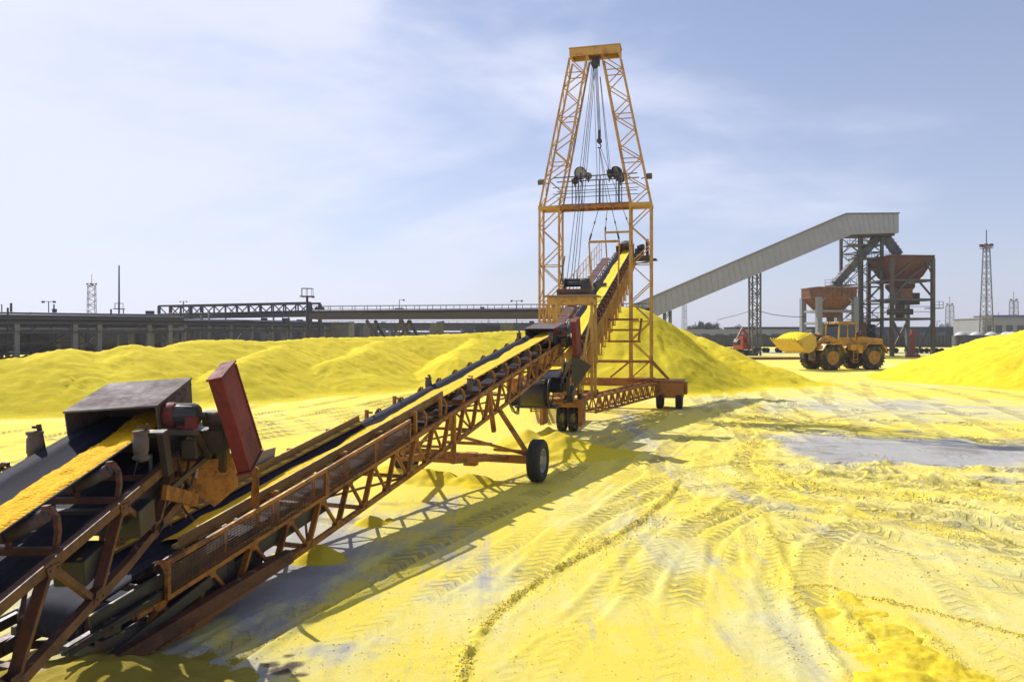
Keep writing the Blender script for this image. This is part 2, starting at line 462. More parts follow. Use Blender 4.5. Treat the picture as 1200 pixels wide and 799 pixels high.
for k in range(17):   # fan of loader tracks over the right half
    y0 = 478 + k * 10 + rnd.uniform(-5, 5)
    pts = []
    for j in range(6):
        x = 850 + j * 80 + rnd.uniform(-15, 15) + k * 3
        pts.append((x, y0 + (j * (2 + k * .75)) + 14 * math.sin(j * .9 + k) * .35 - 16 * (1 - j / 5) ** 2))
    g.tyre(pts, rnd.choice([.5, .6, .7]), rnd.uniform(.025, .045), rnd.uniform(.045, .07), rnd.uniform(.22, .3),
           gry=rnd.uniform(0, .2), yel=rnd.uniform(-.1, .15))
for k in range(7):
    x0 = 830 + k * 45
    g.tyre([(x0, 440 + k * 2), (x0 + 10 + 12 * k, 462), (x0 + 30 + 24 * k, 490), (x0 + 60 + 40 * k, 530)], .7, .04, .05, .3)
for k in range(6):    # long tracks on the far side of the conveyor
    g.tyre([(0 + k * 10, 520 + k * 9), (150, 508 + k * 6), (300, 490 + k * 5), (420, 475 + k * 4), (520, 455 + k * 3)], .6, .05, .06, .34, gry=.15)
for k in range(14):   # churned, lumpy ground right of middle
    g.blob(900 + rnd.uniform(0, 320), 470 + rnd.uniform(0, 150), rnd.uniform(.5, 1.6), rnd.uniform(.3, .9), H=rnd.uniform(.01, .035), gry=rnd.uniform(0, .2), drk=rnd.uniform(.05, .28))
for pts_ in ([(870, 590), (820, 540), (880, 500), (1000, 480), (1150, 470)], [(760, 660), (790, 590), (860, 556), (980, 548), (1200, 552)], [(700, 700), (760, 620), (860, 580), (1000, 590), (1200, 625)], [(840, 720), (870, 640), (950, 600), (1060, 610), (1200, 660)]):
    pair(pts_, 2.1, .5, d=.03, l=.06, f=1, p=.25, y=.12)
# churned region detail
reg = np.clip(1 - np.abs(g.Y - 19) / 9, 0, 1) * np.clip((g.X - 4.0) / 4, 0, 1)
chn = fbm(g.X * 2.2 + 4, g.Y * 2.2, 4)
g.H += reg * np.clip(chn - .52, 0, 1) * .55
g.drk += reg * np.clip(chn - .5, 0, 1) * 1.6 * np.clip(fbm(g.X * .3, g.Y * .5, 3) * 2 - .5, 0, 1)
# yellow spill, lower right
g.band([(985, 700), (1020, 730), (1060, 770), (1100, 830)], .55, yel=.8, H=.02)
g.ridge([(975, 695), (1000, 735), (1035, 775), (1065, 799)], .12, .07, .3, .6)
g.ridge([(1045, 715), (1090, 750), (1140, 799)], .12, .06, .3, .6)
g.H *= np.clip(1 - (g.Y - 150) / 300, 0, 1)
g.H *= 1 - .75 * np.clip(g.gry * 1.6 - .5, 0, 1)
g.H = np.clip(g.H, -.12, .3)
g.tm *= 1 - .8 * np.clip(g.gry * 1.6 - .5, 0, 1)

me = bpy.data.meshes.new('ground')
R_, C_ = g.shape
vs = np.stack([g.X, g.Y, g.H], -1).reshape(-1, 3).astype(np.float32)
i = np.arange((R_ - 1) * (C_ - 1)); r = i // (C_ - 1); c = i % (C_ - 1)
a = r * C_ + c
faces = np.stack([a, a + 1, a + C_ + 1, a + C_], -1).astype(np.int32)
def fast_mesh(me, vs, faces):
    me.vertices.add(len(vs)); me.vertices.foreach_set('co', vs.ravel())
    me.loops.add(faces.size); me.loops.foreach_set('vertex_index', faces.ravel())
    me.polygons.add(len(faces)); me.polygons.foreach_set('loop_start', np.arange(0, faces.size, 4, dtype=np.int32))
    me.polygons.foreach_set('loop_total', np.full(len(faces), 4, np.int32))
    me.polygons.foreach_set('use_smooth', np.ones(len(faces), bool))
    me.update(calc_edges=True)
fast_mesh(me, vs, faces)
at = me.attributes.new('tint', 'FLOAT_COLOR', 'POINT')
cl = np.stack([np.clip(g.yel, 0, 1), np.clip(g.gry, 0, 1), np.clip(g.drk, 0, 1), np.ones_like(g.X)], -1).astype(np.float32)
at.data.foreach_set('color', cl.ravel())

def m_ground():
    m, nt, b = newmat('dusty_yard')
    tc = N(nt, 'ShaderNodeTexCoord').outputs['Object']
    at = N(nt, 'ShaderNodeAttribute', attribute_name='tint')
    sp = N(nt, 'ShaderNodeSeparateColor'); nt.links.new(at.outputs['Color'], sp.inputs[0])
    tk = N(nt, 'ShaderNodeAttribute', attribute_name='track')
    ts = N(nt, 'ShaderNodeSeparateXYZ'); nt.links.new(tk.outputs['Vector'], ts.inputs[0])
    n1 = noise(nt, tc, 1.3, 10, .70, .8); n2 = noise(nt, tc, 9, 7, .72); n3 = noise(nt, tc, 70, 4, .75)
    mp = N(nt, 'ShaderNodeMapping'); mp.inputs['Rotation'].default_value = (0, 0, math.radians(28)); mp.inputs['Scale'].default_value = (3.2, .22, 1)
    nt.links.new(tc, mp.inputs[0]); n4 = noise(nt, mp.outputs[0], 1.0, 8, .68, .3)
    nf = math_(nt, 'ADD', math_(nt, 'MULTIPLY', math_(nt, 'SUBTRACT', n1.outputs[0], .5), 1.3),
               math_(nt, 'MULTIPLY', math_(nt, 'SUBTRACT', n2.outputs[0], .5), .9))
    st = math_(nt, 'MULTIPLY', math_(nt, 'SUBTRACT', n4.outputs[0], .5), 1.5)
    y = math_(nt, 'ADD', math_(nt, 'ADD', sp.outputs[0], nf), st)
    yf = ramp(nt, y, [(.0, (0, 0, 0)), (.40, (.45, .45, .45)), (.85, (1, 1, 1))])
    pale = (.76, .69, .30); yel = (.84, .68, .09); grey = (.42, .405, .39); dark = (.10, .07, .05); crumb = (.27, .23, .11)
    col = mixc(nt, yf.outputs[0], pale, yel)
    gf = ramp(nt, math_(nt, 'ADD', sp.outputs[1], math_(nt, 'MULTIPLY', math_(nt, 'ADD', nf, math_(nt, 'MULTIPLY', st, 1.6)), .8)), [(.12, (0, 0, 0)), (.8, (1, 1, 1))])
    col = mixc(nt, gf.outputs[0], col, grey)
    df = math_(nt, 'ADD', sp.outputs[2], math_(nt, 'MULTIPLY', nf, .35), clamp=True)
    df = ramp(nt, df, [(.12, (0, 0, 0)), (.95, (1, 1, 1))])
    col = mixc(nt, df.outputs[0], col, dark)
    col = mixc(nt, ramp(nt, n3.outputs[0], [(.54, (0, 0, 0)), (.78, (.45, .45, .45))]).outputs[0], col, (.50, .40, .10))
    # tyre lugs pressed into the dust
    ph = math_(nt, 'ADD', ts.outputs['X'], ts.outputs['Y'])
    ph = math_(nt, 'ADD', ph, math_(nt, 'MULTIPLY', math_(nt, 'SUBTRACT', n2.outputs[0], .5), .5))
    sn = math_(nt, 'SINE', math_(nt, 'MULTIPLY', ph, 2 * PI))
    lug = ramp(nt, math_(nt, 'MULTIPLY_ADD', sn, .5, .5), [(.38, (0, 0, 0)), (.62, (1, 1, 1))])
    msk = math_(nt, 'MULTIPLY', ts.outputs['Z'], ramp(nt, n1.outputs[0], [(.36, (.15, .15, .15)), (.56, (1, 1, 1))]).outputs[0], clamp=True)
    lh = math_(nt, 'MULTIPLY', lug.outputs[0], msk)
    col = mixc(nt, math_(nt, 'MULTIPLY', math_(nt, 'MULTIPLY', math_(nt, 'SUBTRACT', 1.0, lug.outputs[0]), msk), .65), col, crumb)
    nt.links.new(col, b.inputs['Base Color']); b.inputs['Roughness'].default_value = .9
    b.inputs['Specular IOR Level'].default_value = .2
    s = math_(nt, 'ADD', math_(nt, 'MULTIPLY', n2.outputs[0], .55), math_(nt, 'MULTIPLY', n3.outputs[0], .45))
    s = math_(nt, 'ADD', math_(nt, 'MULTIPLY', s, .035), math_(nt, 'MULTIPLY', lh, .058))
    bump(nt, s, .9, 1.0, b)
    return m
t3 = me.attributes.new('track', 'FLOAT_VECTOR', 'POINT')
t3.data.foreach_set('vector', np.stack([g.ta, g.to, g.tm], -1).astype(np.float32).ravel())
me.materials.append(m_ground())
go = bpy.data.objects.new('ground', me); COL.objects.link(go)
tag(go, 'dusty yard floor of yellow, cream and grey with tyre tracks', 'ground', kind='structure')

# loose crumbs lying in the ruts and windrows
def ground_h(x, y):
    Dv = g.Y[:, 0]; r = np.clip(np.searchsorted(Dv, y) - 1, 0, len(Dv) - 2)
    uu = np.linspace(-1, 1, C_); su = .62 * uu + .38 * uu ** 3
    w_ = g.X[r, -1]; cf = np.interp(x / w_, su, np.arange(C_)); c = np.clip(cf.astype(int), 0, C_ - 2)
    fy = (y - Dv[r]) / (Dv[r + 1] - Dv[r]); fx = cf - c
    H = g.H
    return (H[r, c] * (1 - fx) + H[r, c + 1] * fx) * (1 - fy) + (H[r + 1, c] * (1 - fx) + H[r + 1, c + 1] * fx) * fy
rs = np.random.RandomState(3)
PX, PY, PS = [], [], []
def along(pts, n, sd, smin, smax):
    C = catmull([G(*p) for p in pts], .05); i = rs.randint(0, len(C), n)
    k = vnoise(i * .07 + n, i * 0.0) > .35
    p = C[i][k] + rs.normal(0, sd, (k.sum(), 2)); PX.append(p[:, 0]); PY.append(p[:, 1]); PS.append((smin + (smax * 1.1 - smin) * rs.uniform(0, 1, len(p)) ** 2.6))
along([(528, 870), (543, 799), (552, 760), (590, 712), (640, 675), (700, 640), (750, 610), (782, 583), (795, 563)], 4200, .04, .005, .020)
along([(700, 642), (760, 600), (790, 570), (796, 556), (784, 543), (770, 535), (775, 522), (800, 508)], 1100, .035, .004, .015)
along([(893, 600), (915, 650), (935, 692), (960, 740), (995, 799)], 900, .03, .004, .012)
along([(930, 690), (960, 686), (1010, 700), (1100, 720), (1200, 745)], 1100, .035, .004, .015)
along([(975, 695), (1000, 735), (1035, 775), (1065, 799)], 700, .08, .004, .013)
along([(1045, 715), (1090, 750), (1140, 799)], 600, .08, .004, .013)
along([(210, 799), (300, 742), (400, 690), (480, 650), (560, 610), (640, 570), (720, 520), (790, 478)], 2600, .22, .005, .018)
along([(870, 590), (885, 640), (905, 700), (945, 775), (960, 799)], 900, .10, .004, .013)
along([(520, 770), (560, 735), (610, 700), (680, 655), (760, 605), (810, 560)], 900, .13, .004, .013)
along([(690, 645), (760, 612), (840, 600), (930, 598), (1050, 610), (1200, 650)], 2600, .18, .006, .022)
along([(885, 470), (878, 520), (885, 545), (960, 572), (1080, 580), (1200, 585)], 2200, .25, .008, .028)
n = 26000    # churned area on the right
x = rs.uniform(3, 26, n); y = rs.uniform(10, 32, n)
k = (fbm(x * 1.6, y * 1.6, 4) + .25 * np.clip(1 - np.abs(y - 17) / 9, 0, 1) + .1 * np.clip((x - 5) / 4, -1, 1)) > .66
PX.append(x[k]); PY.append(y[k]); PS.append(.006 + .020 * rs.uniform(0, 1, k.sum()) ** 3)
PS[-1] *= np.where((x[k] > 9) & (y[k] > 19), .3, 1)
n = 9000     # thin scatter everywhere near
x = rs.uniform(-5, 9, n); y = 5.5 + 16 * rs.uniform(0, 1, n) ** 1.5
PX.append(x); PY.append(y); PS.append(rs.uniform(.003, .012, n))
PX = np.concatenate(PX); PY = np.concatenate(PY); PS = np.concatenate(PS); n = len(PX)
octv = np.array([(1, 0, 0), (0, 1, 0), (-1, 0, 0), (0, -1, 0), (0, 0, 1), (0, 0, -1)], float)
octf = np.array([(0, 1, 4), (1, 2, 4), (2, 3, 4), (3, 0, 4), (1, 0, 5), (2, 1, 5), (3, 2, 5), (0, 3, 5)])
ang = rs.uniform(0, 2 * PI, n); ca, sa_ = np.cos(ang)[:, None], np.sin(ang)[:, None]
lv = octv[None] * rs.uniform(.55, 1.15, (n, 6, 3)) + rs.normal(0, .18, (n, 6, 3))
lv[:, :, 2] *= .75
vx = lv[:, :, 0] * ca - lv[:, :, 1] * sa_; vy = lv[:, :, 0] * sa_ + lv[:, :, 1] * ca
V3 = np.stack([vx * PS[:, None] + PX[:, None], vy * PS[:, None] + PY[:, None], lv[:, :, 2] * PS[:, None] + (ground_h(PX, PY) + PS * .35)[:, None]], -1).reshape(-1, 3).astype(np.float32)
F3 = (octf[None] + 6 * np.arange(n)[:, None, None]).reshape(-1, 3).astype(np.int32)
mc = bpy.data.meshes.new('sulphur_crumbs'); mc.vertices.add(len(V3)); mc.vertices.foreach_set('co', V3.ravel())
mc.loops.add(F3.size); mc.loops.foreach_set('vertex_index', F3.ravel()); mc.polygons.add(len(F3))
mc.polygons.foreach_set('loop_start', np.arange(0, F3.size, 3, dtype=np.int32)); mc.polygons.foreach_set('loop_total', np.full(len(F3), 3, np.int32)); mc.update(calc_edges=True)
def m_crumb():
    m, nt, b = newmat('crumb_dust'); gi = N(nt, 'ShaderNodeNewGeometry')
    r = ramp(nt, gi.outputs['Random Per Island'], [(0, (.76, .58, .05)), (.5, (.84, .68, .09)), (.8, (.76, .66, .26)), (.96, (.60, .50, .16)), (1, (.5, .46, .36))])
    nt.links.new(r.outputs[0], b.inputs['Base Color']); b.inputs['Roughness'].default_value = .95; return m
mc.materials.append(m_crumb()); oc = bpy.data.objects.new('sulphur_crumbs', mc); COL.objects.link(oc)
tag(oc, 'loose crumbs of sulphur and dirt scattered in the ruts and windrows', 'crumbs', kind='stuff')

# ------------------------------------------------------------------ sulphur piles: height fields
def lerp_(a, b, t): return a + (b - a) * t
def heap(name, label, peaks, x0, x1, y0, y1, step, slope=.6, group=None, mat='pile', soft=.22, rill=.22, round_=.7, nz=.0, cat='sulphur pile', ridge=False, lump=0):
    nx = int((x1 - x0) / step) + 1; ny = int((y1 - y0) / step) + 1
    X, Y = np.meshgrid(np.linspace(x0, x1, nx), np.linspace(y0, y1, ny))
    wxn = (fbm(X * .22 + 2, Y * .22, 2) - .5) * 1.5; wyn = (fbm(X * .22 + 40, Y * .22 + 9, 2) - .5) * 1.5
    sc = min(1, max(p[2] for p in peaks) / 2.5)
    Xw = X + wxn * sc; Yw = Y + wyn * sc
    H = np.full(X.shape, -5.0); A = np.zeros(X.shape)
    for ip, p in enumerate(peaks):
        px_, py_, h = p[:3]; sl = p[3] if len(p) > 3 else slope
        dx = Xw - px_; dy = Yw - py_
        d = np.sqrt(dx * dx + dy * dy)
        rr = round_ * sc
        c = h - sl * (np.sqrt(d * d + rr * rr) - rr * .6)
        ang = np.arctan2(dy, dx) if not ridge else (ip * .065 + np.arctan2(dy, dx) * .25)
        k = soft * sc + 1e-6
        hh = np.clip(.5 + .5 * (c - H) / k, 0, 1)
        A = A * (1 - hh) + hh * ang; H = H * (1 - hh) + c * hh + k * hh * (1 - hh)
    # rills running down slope
    rl = (fbm(A * 9, H * .25, 3) - .5) * .5 + (fbm(A * 34, H * .4, 3) - .5) * .35
    hs = np.clip(H / max(p[2] for p in peaks), 0, 1)
    H = H + rl * rill * np.clip(hs * 3, 0, 1) * (1.1 - hs) + (fbm(X * 1.3, Y * 1.3, 4) - .5) * .15 * sc + (fbm(X * 3.5, Y * 3.5, 5) - .5) * .15
    if lump: H = H + (fbm(X * 5.5, Y * 5.5, 4) - .5) * lump + np.clip(fbm(X * 14, Y * 14, 3) - .5, 0, 1) * lump
    # soft toe
    toe = .25 * sc
    H = np.where(H < toe, toe * np.exp(np.clip((H - toe) / toe, -8, 0)) - .035, H - .035)
    H = np.maximum(H, -.06)
    vs = np.stack([X, Y, H], -1).reshape(-1, 3).astype(np.float32)
    i = np.arange((ny - 1) * (nx - 1)); r = i // (nx - 1); c = i % (nx - 1); a = r * nx + c
    faces = np.stack([a, a + 1, a + nx + 1, a + nx], -1).astype(np.int32)
    hm = vs[:, 2]; keep = (hm[faces].max(1) > -.03)
    faces = faces[keep]
    used = np.unique(faces); rem = np.zeros(len(vs), np.int32); rem[used] = np.arange(len(used))
    vs = vs[used]; faces = rem[faces].astype(np.int32)
    me = bpy.data.meshes.new(name); fast_mesh(me, vs, faces)
    me.materials.append(M[mat]); o = bpy.data.objects.new(name, me); COL.objects.link(o)
    return tag(o, label, cat, group)

P = []
for px, py, D in [(-230, 425, 31), (-60, 428, 33), (30, 423, 35), (65, 412.5, 36), (110, 416, 38.5), (152, 407, 40), (185, 411, 42), (225, 401.5, 44), (262, 402, 46),
                  (330, 402, 50), (380, 398, 53), (450, 397, 58), (520, 394, 62), (600, 390, 66), (680, 391, 71)]:
    P.append((wx(px, D), D, wz(py, D) + .28))
Pd = []
for a_, b_ in zip(P[:-1], P[1:]):
    n_ = max(2, int(math.hypot(b_[0] - a_[0], b_[1] - a_[1]) / .55))
    for k in range(n_): t = k / n_; t2 = t * t * (3 - 2 * t); Pd.append((lerp_(a_[0], b_[0], t), lerp_(a_[1], b_[1], t), lerp_(a_[2], b_[2], t2)))
def spur(pts):
    for a_, b_ in zip(pts[:-1], pts[1:]):
        for k in range(8): t = k / 8; Pd.append(tuple(lerp_(a_[i], b_[i], t) for i in range(3)))
def wp(px, py, D): return (wx(px, D), D, wz(py, D) + .12)
spur([wp(330, 404, 48), wp(300, 413, 43), wp(262, 430, 39)])
spur([wp(450, 399, 56), wp(420, 410, 50), wp(390, 424, 45)])
spur([wp(150, 410, 39), wp(120, 424, 36.5), wp(80, 442, 34)])
spur([wp(560, 396, 62), wp(545, 408, 55), wp(530, 420, 50)])
heap('sulphur_pile', 'long low range of yellow sulphur heaps left of the crane, before the pipe racks', Pd, -62, 14, 26, 84, .16, .50, 'heaps of yellow sulphur', rill=.55, soft=.08, round_=.45, ridge=True)
P = [(7.4, 50.5, 5.35, .66), (wx(800, 54), 54, 3.3, .6), (wx(840, 53), 53, 2.4, .55), (wx(872, 52), 52, 1.7, .5), (wx(905, 53), 53, 1.2, .4), (wx(700, 52), 52, 2.6), (11, 49, 1.7, .45)]
heap('sulphur_pile', 'tall yellow sulphur cone under the raised boom of the stacker', P, -6, 30, 38, 68, .16, .6, 'heaps of yellow sulphur', rill=.55)
P = [(wx(1135, 62), 62, 2.3), (wx(1155, 59), 59, 3.0), (wx(1175, 57), 57, 3.4), (wx(1210, 55), 55, 3.9), (wx(1260, 53), 53, 4.3), (wx(1320, 52), 52, 4.4), (wx(1400, 52), 52, 4.2)]
heap('sulphur_pile', 'smooth yellow sulphur heap at the right edge, in front of the wagons', P, 20, 62, 36, 82, .14, .42, 'heaps of yellow sulphur', rill=.6)
P = [(wx(790, 88), 88, 4.2), (wx(820, 86), 86, 3.2), (wx(850, 84), 84, 2.1)]
heap('sulphur_pile', 'distant pale sulphur heap between the crane and the small excavator', P, 8, 32, 74, 100, .3, .5, 'heaps of yellow sulphur')
# small spills
def mound(label, pts, ext, slope=.5, step=.05, mat='spill', rill=.03):
    xs = [p[0] for p in pts]; ys = [p[1] for p in pts]
    return heap('sulphur_mound', label, pts, min(xs) - ext, max(xs) + ext, min(ys) - ext, max(ys) + ext, step, slope, 'sulphur spills on the yard', mat, soft=.12, rill=rill, round_=.15, cat='sulphur mound')
x, y = G(372, 655); mound('small bright sulphur mound under the near conveyor beside the mesh guard', [(x, y, .24), (x - .6, y + .1, .14)], .9)
x, y = G(432, 614); mound('low sulphur mound on the pale ground under the middle of the long conveyor', [(x, y, .17), (x + .3, y + .2, .1)], .8)
x, y = G(655, 530); mound('large drift of spilled sulphur below the conveyor transfer point', [(x, y, .62, .4), (x - .5, y - .6, .4, .4), (x + 1.0, y - .5, .32, .3), (x - .9, y + .8, .6, .5), (x + 1.7, y - .3, .15, .2), (x - .2, y + 2.2, .45, .4)], 2.6, .4, .07, rill=.08)
x, y = G(505, 562); mound('sulphur drift around the left tyre of the long conveyor', [(x, y, .3, .35), (x + .9, y - .3, .22, .3), (x - .8, y + .9, .3, .35)], 1.8, .35, .06)
mound('sulphur mound painted dark olive for shade at the bottom edge under the nearest conveyor', [(-3.9, 6.9, .36, .3), (-4.8, 6.8, .3, .3), (-3.0, 6.8, .26, .3), (-2.3, 6.65, .12, .2)], 1.6, .4, .04, rill=.05, mat='shade_painted')
pts = []
for px, py, h in ((985, 705, .05), (1000, 722, .09), (1022, 745, .12), (1048, 770, .13), (1075, 800, .15), (1110, 840, .15), (1010, 760, .07), (1040, 800, .09), (1090, 780, .09), (1130, 815, .1)):
    x, y = G(px, py); pts.append((x, y, h * .6 + .05, .20))
heap('sulphur_mound', 'flat trampled bright yellow sulphur spill at the lower right corner of the yard', pts, 1.8, 6.2, 6.0, 10.2, .022, .28, 'sulphur spills on the yard', 'spill', soft=.06, rill=.02, round_=.35, cat='sulphur mound', lump=.045)
# ------------------------------------------------------------------ conveyors
def lerp(a, b, t): return a + (b - a) * t
def sstep(x): x = max(0, min(1, x)); return x * x * (3 - 2 * x)

def belt_parts(root, zb, s0, s1, hw=.37, rp=.2, mat_load='load1', idl=1.1, ids=None, bracket='brick', load_rng=None, load_label=None, grp=None, load_h=.05, rmat='dark', full=False, loadw=(-.13, .31)):
    sl = (zb(s1) - zb(s0)) / (s1 - s0); th = math.atan(sl)
    # endless belt
    mb = MB(); mb.smooth = True
    st = []
    n = int((s1 - s0) / .18)
    for i in range(n + 1):
        s = lerp(s0, s1, i / n)
        k = sstep((s - s0) / 1.0) * sstep((s1 - s) / .8)
        sag = 0
        st.append((s, zb(s) - .13 * k - .06 * (1 - k) + sag, k, 0))
    ch = (s1, zb(s1) - .06 - rp); ct = (s0, zb(s0) - .06 - rp)
    for i in range(1, 10):
        a = PI / 2 + th - PI * i / 10; st.append((ch[0] + rp * math.cos(a), ch[1] + rp * math.sin(a), 0, 1))
    for i in range(9):
        t = i / 8
        st.append((lerp(s1, s0, t) + math.sin(th) * rp, lerp(ch[1], ct[1], t) - rp * math.cos(th) - .03 * math.sin(PI * 6 * t) ** 2, 0, 1))
    for i in range(1, 10):
        a = -PI / 2 + th - PI * i / 10; st.append((ct[0] + rp * math.cos(a), ct[1] + rp * math.sin(a), 0, 1))
    fw = hw + .05
    rows = []
    for (s, z, k, q) in st:
        row = []
        for u, w in ((-1, 1), (-.75, .66), (-.42, .08), (0, 0), (.42, .08), (.75, .66), (1, 1)):
            uu = u * lerp(fw, hw, k); row.append(len(mb.v)); mb.v.append(V((uu, s, z + w * .13 * k)))
        rows.append(row)
    for i in range(len(rows)):
        a, b = rows[i], rows[(i + 1) % len(rows)]
        for j in range(6): mb.face([a[j], a[j + 1], b[j + 1], b[j]], True)
    mb.obj('belt', M['belt'], root, solid=.014)
    # pulleys
    for nm, c in (('head_pulley', ch), ('tail_pulley', ct)):
        p = MB(); p.lathe([(.03, -fw - .04), (rp - .012, -fw - .04), (rp - .012, fw + .04), (.03, fw + .04)], (0, c[0], c[1]), (1, 0, 0), 24)
        p.tube((-fw - .2, c[0], c[1]), (fw + .2, c[0], c[1]), .035, 8); p.obj(nm, M['dark'], root)
        for sx in (-1, 1):
            q = MB(); q.box((sx * (fw + .13), c[0], c[1] - .02), (.07, .2, .16)); q.box((sx * (fw + .13), c[0], c[1] - .15), (.09, .3, .09)); q.obj('bearing_block', M['dark'], root, bevel=.01)
    # idlers
    if ids is None:
        ids = []; s = s0 + .75
        while s < s1 - .5: ids.append(s); s += idl
    first = None
    for s in ids:
        z = zb(s)
        if first is None:
            b = MB()
            b.bar((-hw - .16, 0, -.31), (hw + .16, 0, -.31), .07, .05)
            for sx in (-1, 1):
                pts = [(sx * (hw + .14), 0, -.31), (sx * (hw + .16), 0, -.17), (sx * (hw + .15), 0, -.06), (sx * (hw + .10), 0, .015), (sx * (hw + .05), 0, .01)]
                for p, q in zip(pts[:-1], pts[1:]): b.bar(p, q, .035, .05, (0, 1, 0))
                b.bar((sx * .17, 0, -.31), (sx * .17, 0, -.17), .03, .04)
            f = b.obj('idler_frame', M[bracket], root); f.location = (0, s, z)
            rr = .055
            for a_, b_ in (((-.15, 0, -.20), (.15, 0, -.20)), ((.17, 0, -.195), (hw + .07, 0, -.045)), ((-.17, 0, -.195), (-hw - .07, 0, -.045))):
                r = MB(); A, B = V(a_), V(b_); r.tube(A, B, rr, 12)
                d = (B - A).normalized(); r.tube(A - d * .02, B + d * .03, .018, 6)
                r.obj('roller', M[rmat], f)
            first = f
        else:
            f = copy_tree(first, root); f.location = (0, s, z)
    # return rollers
    s = s0 + 1.4
    while s < s1 - .8:
        t = (s - s0) / (s1 - s0); zz = lerp(ct[1], ch[1], t) - rp - .06
        r = MB(); r.tube((-fw, s, zz), (fw, s, zz), .045, 10); r.tube((-fw - .12, s, zz), (fw + .12, s, zz), .015, 6); r.obj('return_roller', M['dark'], root)
        s += 2.4
    # carried material: a thing of its own, laid along the belt
    if load_label:
        la, lb = load_rng or (s0 + .6, s1 - .05)
        step = .05 if full else .09
        ns = int((lb - la) / step); nu = 14
        SS, UU = np.meshgrid(np.linspace(la, lb, ns), np.linspace(0, 1, nu), indexing='ij')
        e0 = loadw[0] + (fbm(SS * 1.3, SS * 0 + 3, 4) - .5) * .12; e1 = loadw[1] + (fbm(SS * 1.1, SS * 0 + 8, 3) - .5) * .05
        Uw = e0 + (e1 - e0) * UU
        k = np.array([sstep((s - s0) / 1.0) * sstep((s1 - s) / .8) for s in SS[:, 0]])[:, None]
        prof = np.interp(np.abs(Uw), [0, .42 * hw, .75 * hw, hw], [0, .08, .66, 1])
        ZB = np.array([zb(s) for s in SS[:, 0]])[:, None]
        base = ZB - .13 * k - .06 * (1 - k) + prof * .13 * k + .009
        env = np.sin(PI * np.clip(UU, 0, 1)) ** .7
        Z = base + env * (load_h + (fbm(SS * 9, Uw * 9, 3) - .5) * (.05 if full else .03)) + np.where((UU > .02) & (UU < .98), (fbm(SS * 28, Uw * 28, 2) - .5) * (.03 if full else .012), 0)
        Z = np.where((UU < .01) | (UU > .99), base - .004, np.maximum(Z, base + .002))
        vs = np.stack([Uw, SS, Z], -1).reshape(-1, 3).astype(np.float32)
        i = np.arange((ns - 1) * (nu - 1)); r = i // (nu - 1); c = i % (nu - 1); a = r * nu + c
        faces = np.stack([a, a + 1, a + nu + 1, a + nu], -1).astype(np.int32)
        me = bpy.data.meshes.new('sulphur_load'); fast_mesh(me, vs, faces); me.materials.append(M[mat_load])
        o = bpy.data.objects.new('sulphur_load', me); COL.objects.link(o)
        o.location = root.location; o.rotation_euler = root.rotation_euler
        tag(o, load_label, 'sulphur load', 'streams of sulphur on the belts')
    return ch, ct, rp

def warren(mb, u, sa, sb, top, bot, pan, wt, wb, up=(0, 0, 1), chord=.07, phase=0, gus=False):
    """one side of a truss: chords plus thick / thin web members"""
    cur = sa; pts = []
    mb.bar((u, sa, top(sa)), (u, sb, top(sb)), chord * .8, chord, up)
    n = 8
    for i in range(n):
        a, b = lerp(sa, sb, i / n), lerp(sa, sb, (i + 1) / n)
        mb.bar((u, a, bot(a)), (u, b, bot(b)), chord * .8, chord, up)
    s = sa + phase
    while s < sb - .05:
        e = min(s + pan * .4, sb)
        mb.bar((u, s, bot(s)), (u, e, top(e)), wt, wt * .5)
        e2 = min(s + pan, sb)
        if e2 > e + .05: mb.bar((u, e, top(e)), (u, e2, bot(e2)), wb, wb)
        if gus:
            for (q, zz, sg) in ((e, top(e), -1), (s, bot(s), 1)):
                for sd in (-1, 1):
                    x = u + sd * (chord * .4 + .004)
                    mb.prism([(x, q - .10, zz), (x, q + .10, zz), (x, q + .06, zz + sg * .10), (x, q - .06, zz + sg * .10)], (.006 * sd, 0, 0))
                    for bq in (-.05, .05): mb.tube((x, q + bq, zz + sg * .03), (x + sd * .016, q + bq, zz + sg * .03), .009, 6)
        s += pan

def frame_parts(root, zb, s0, s1, depth, u=.55, pan=.76, m='orange', chord=.075, wt=.08, wb=.04, off=-.33, gus=False):
    top = lambda s: zb(s) + off
    bot = lambda s: zb(s) + off - depth(s)
    for sx in (-1, 1):
        mb = MB(); warren(mb, sx * u, s0, s1, top, bot, pan, wt, wb, chord=chord, gus=gus)
        mb.obj('side_truss', M[m], root)
    mb = MB(); s = s0; i = 0
    while s < s1:
        mb.bar((-u, s, bot(s)), (u, s, bot(s)), .05, .06); mb.bar((-u, s, top(s) - .01), (u, s, top(s) - .01), .05, .05)
        if s + pan * 2 < s1:
            mb.bar((-u if i % 2 else u, s, bot(s)), (u if i % 2 else -u, s + pan * 2, bot(s + pan * 2)), .035, .035)
        s += pan * 2; i += 1
    mb.obj('cross_bracing', M[m], root)

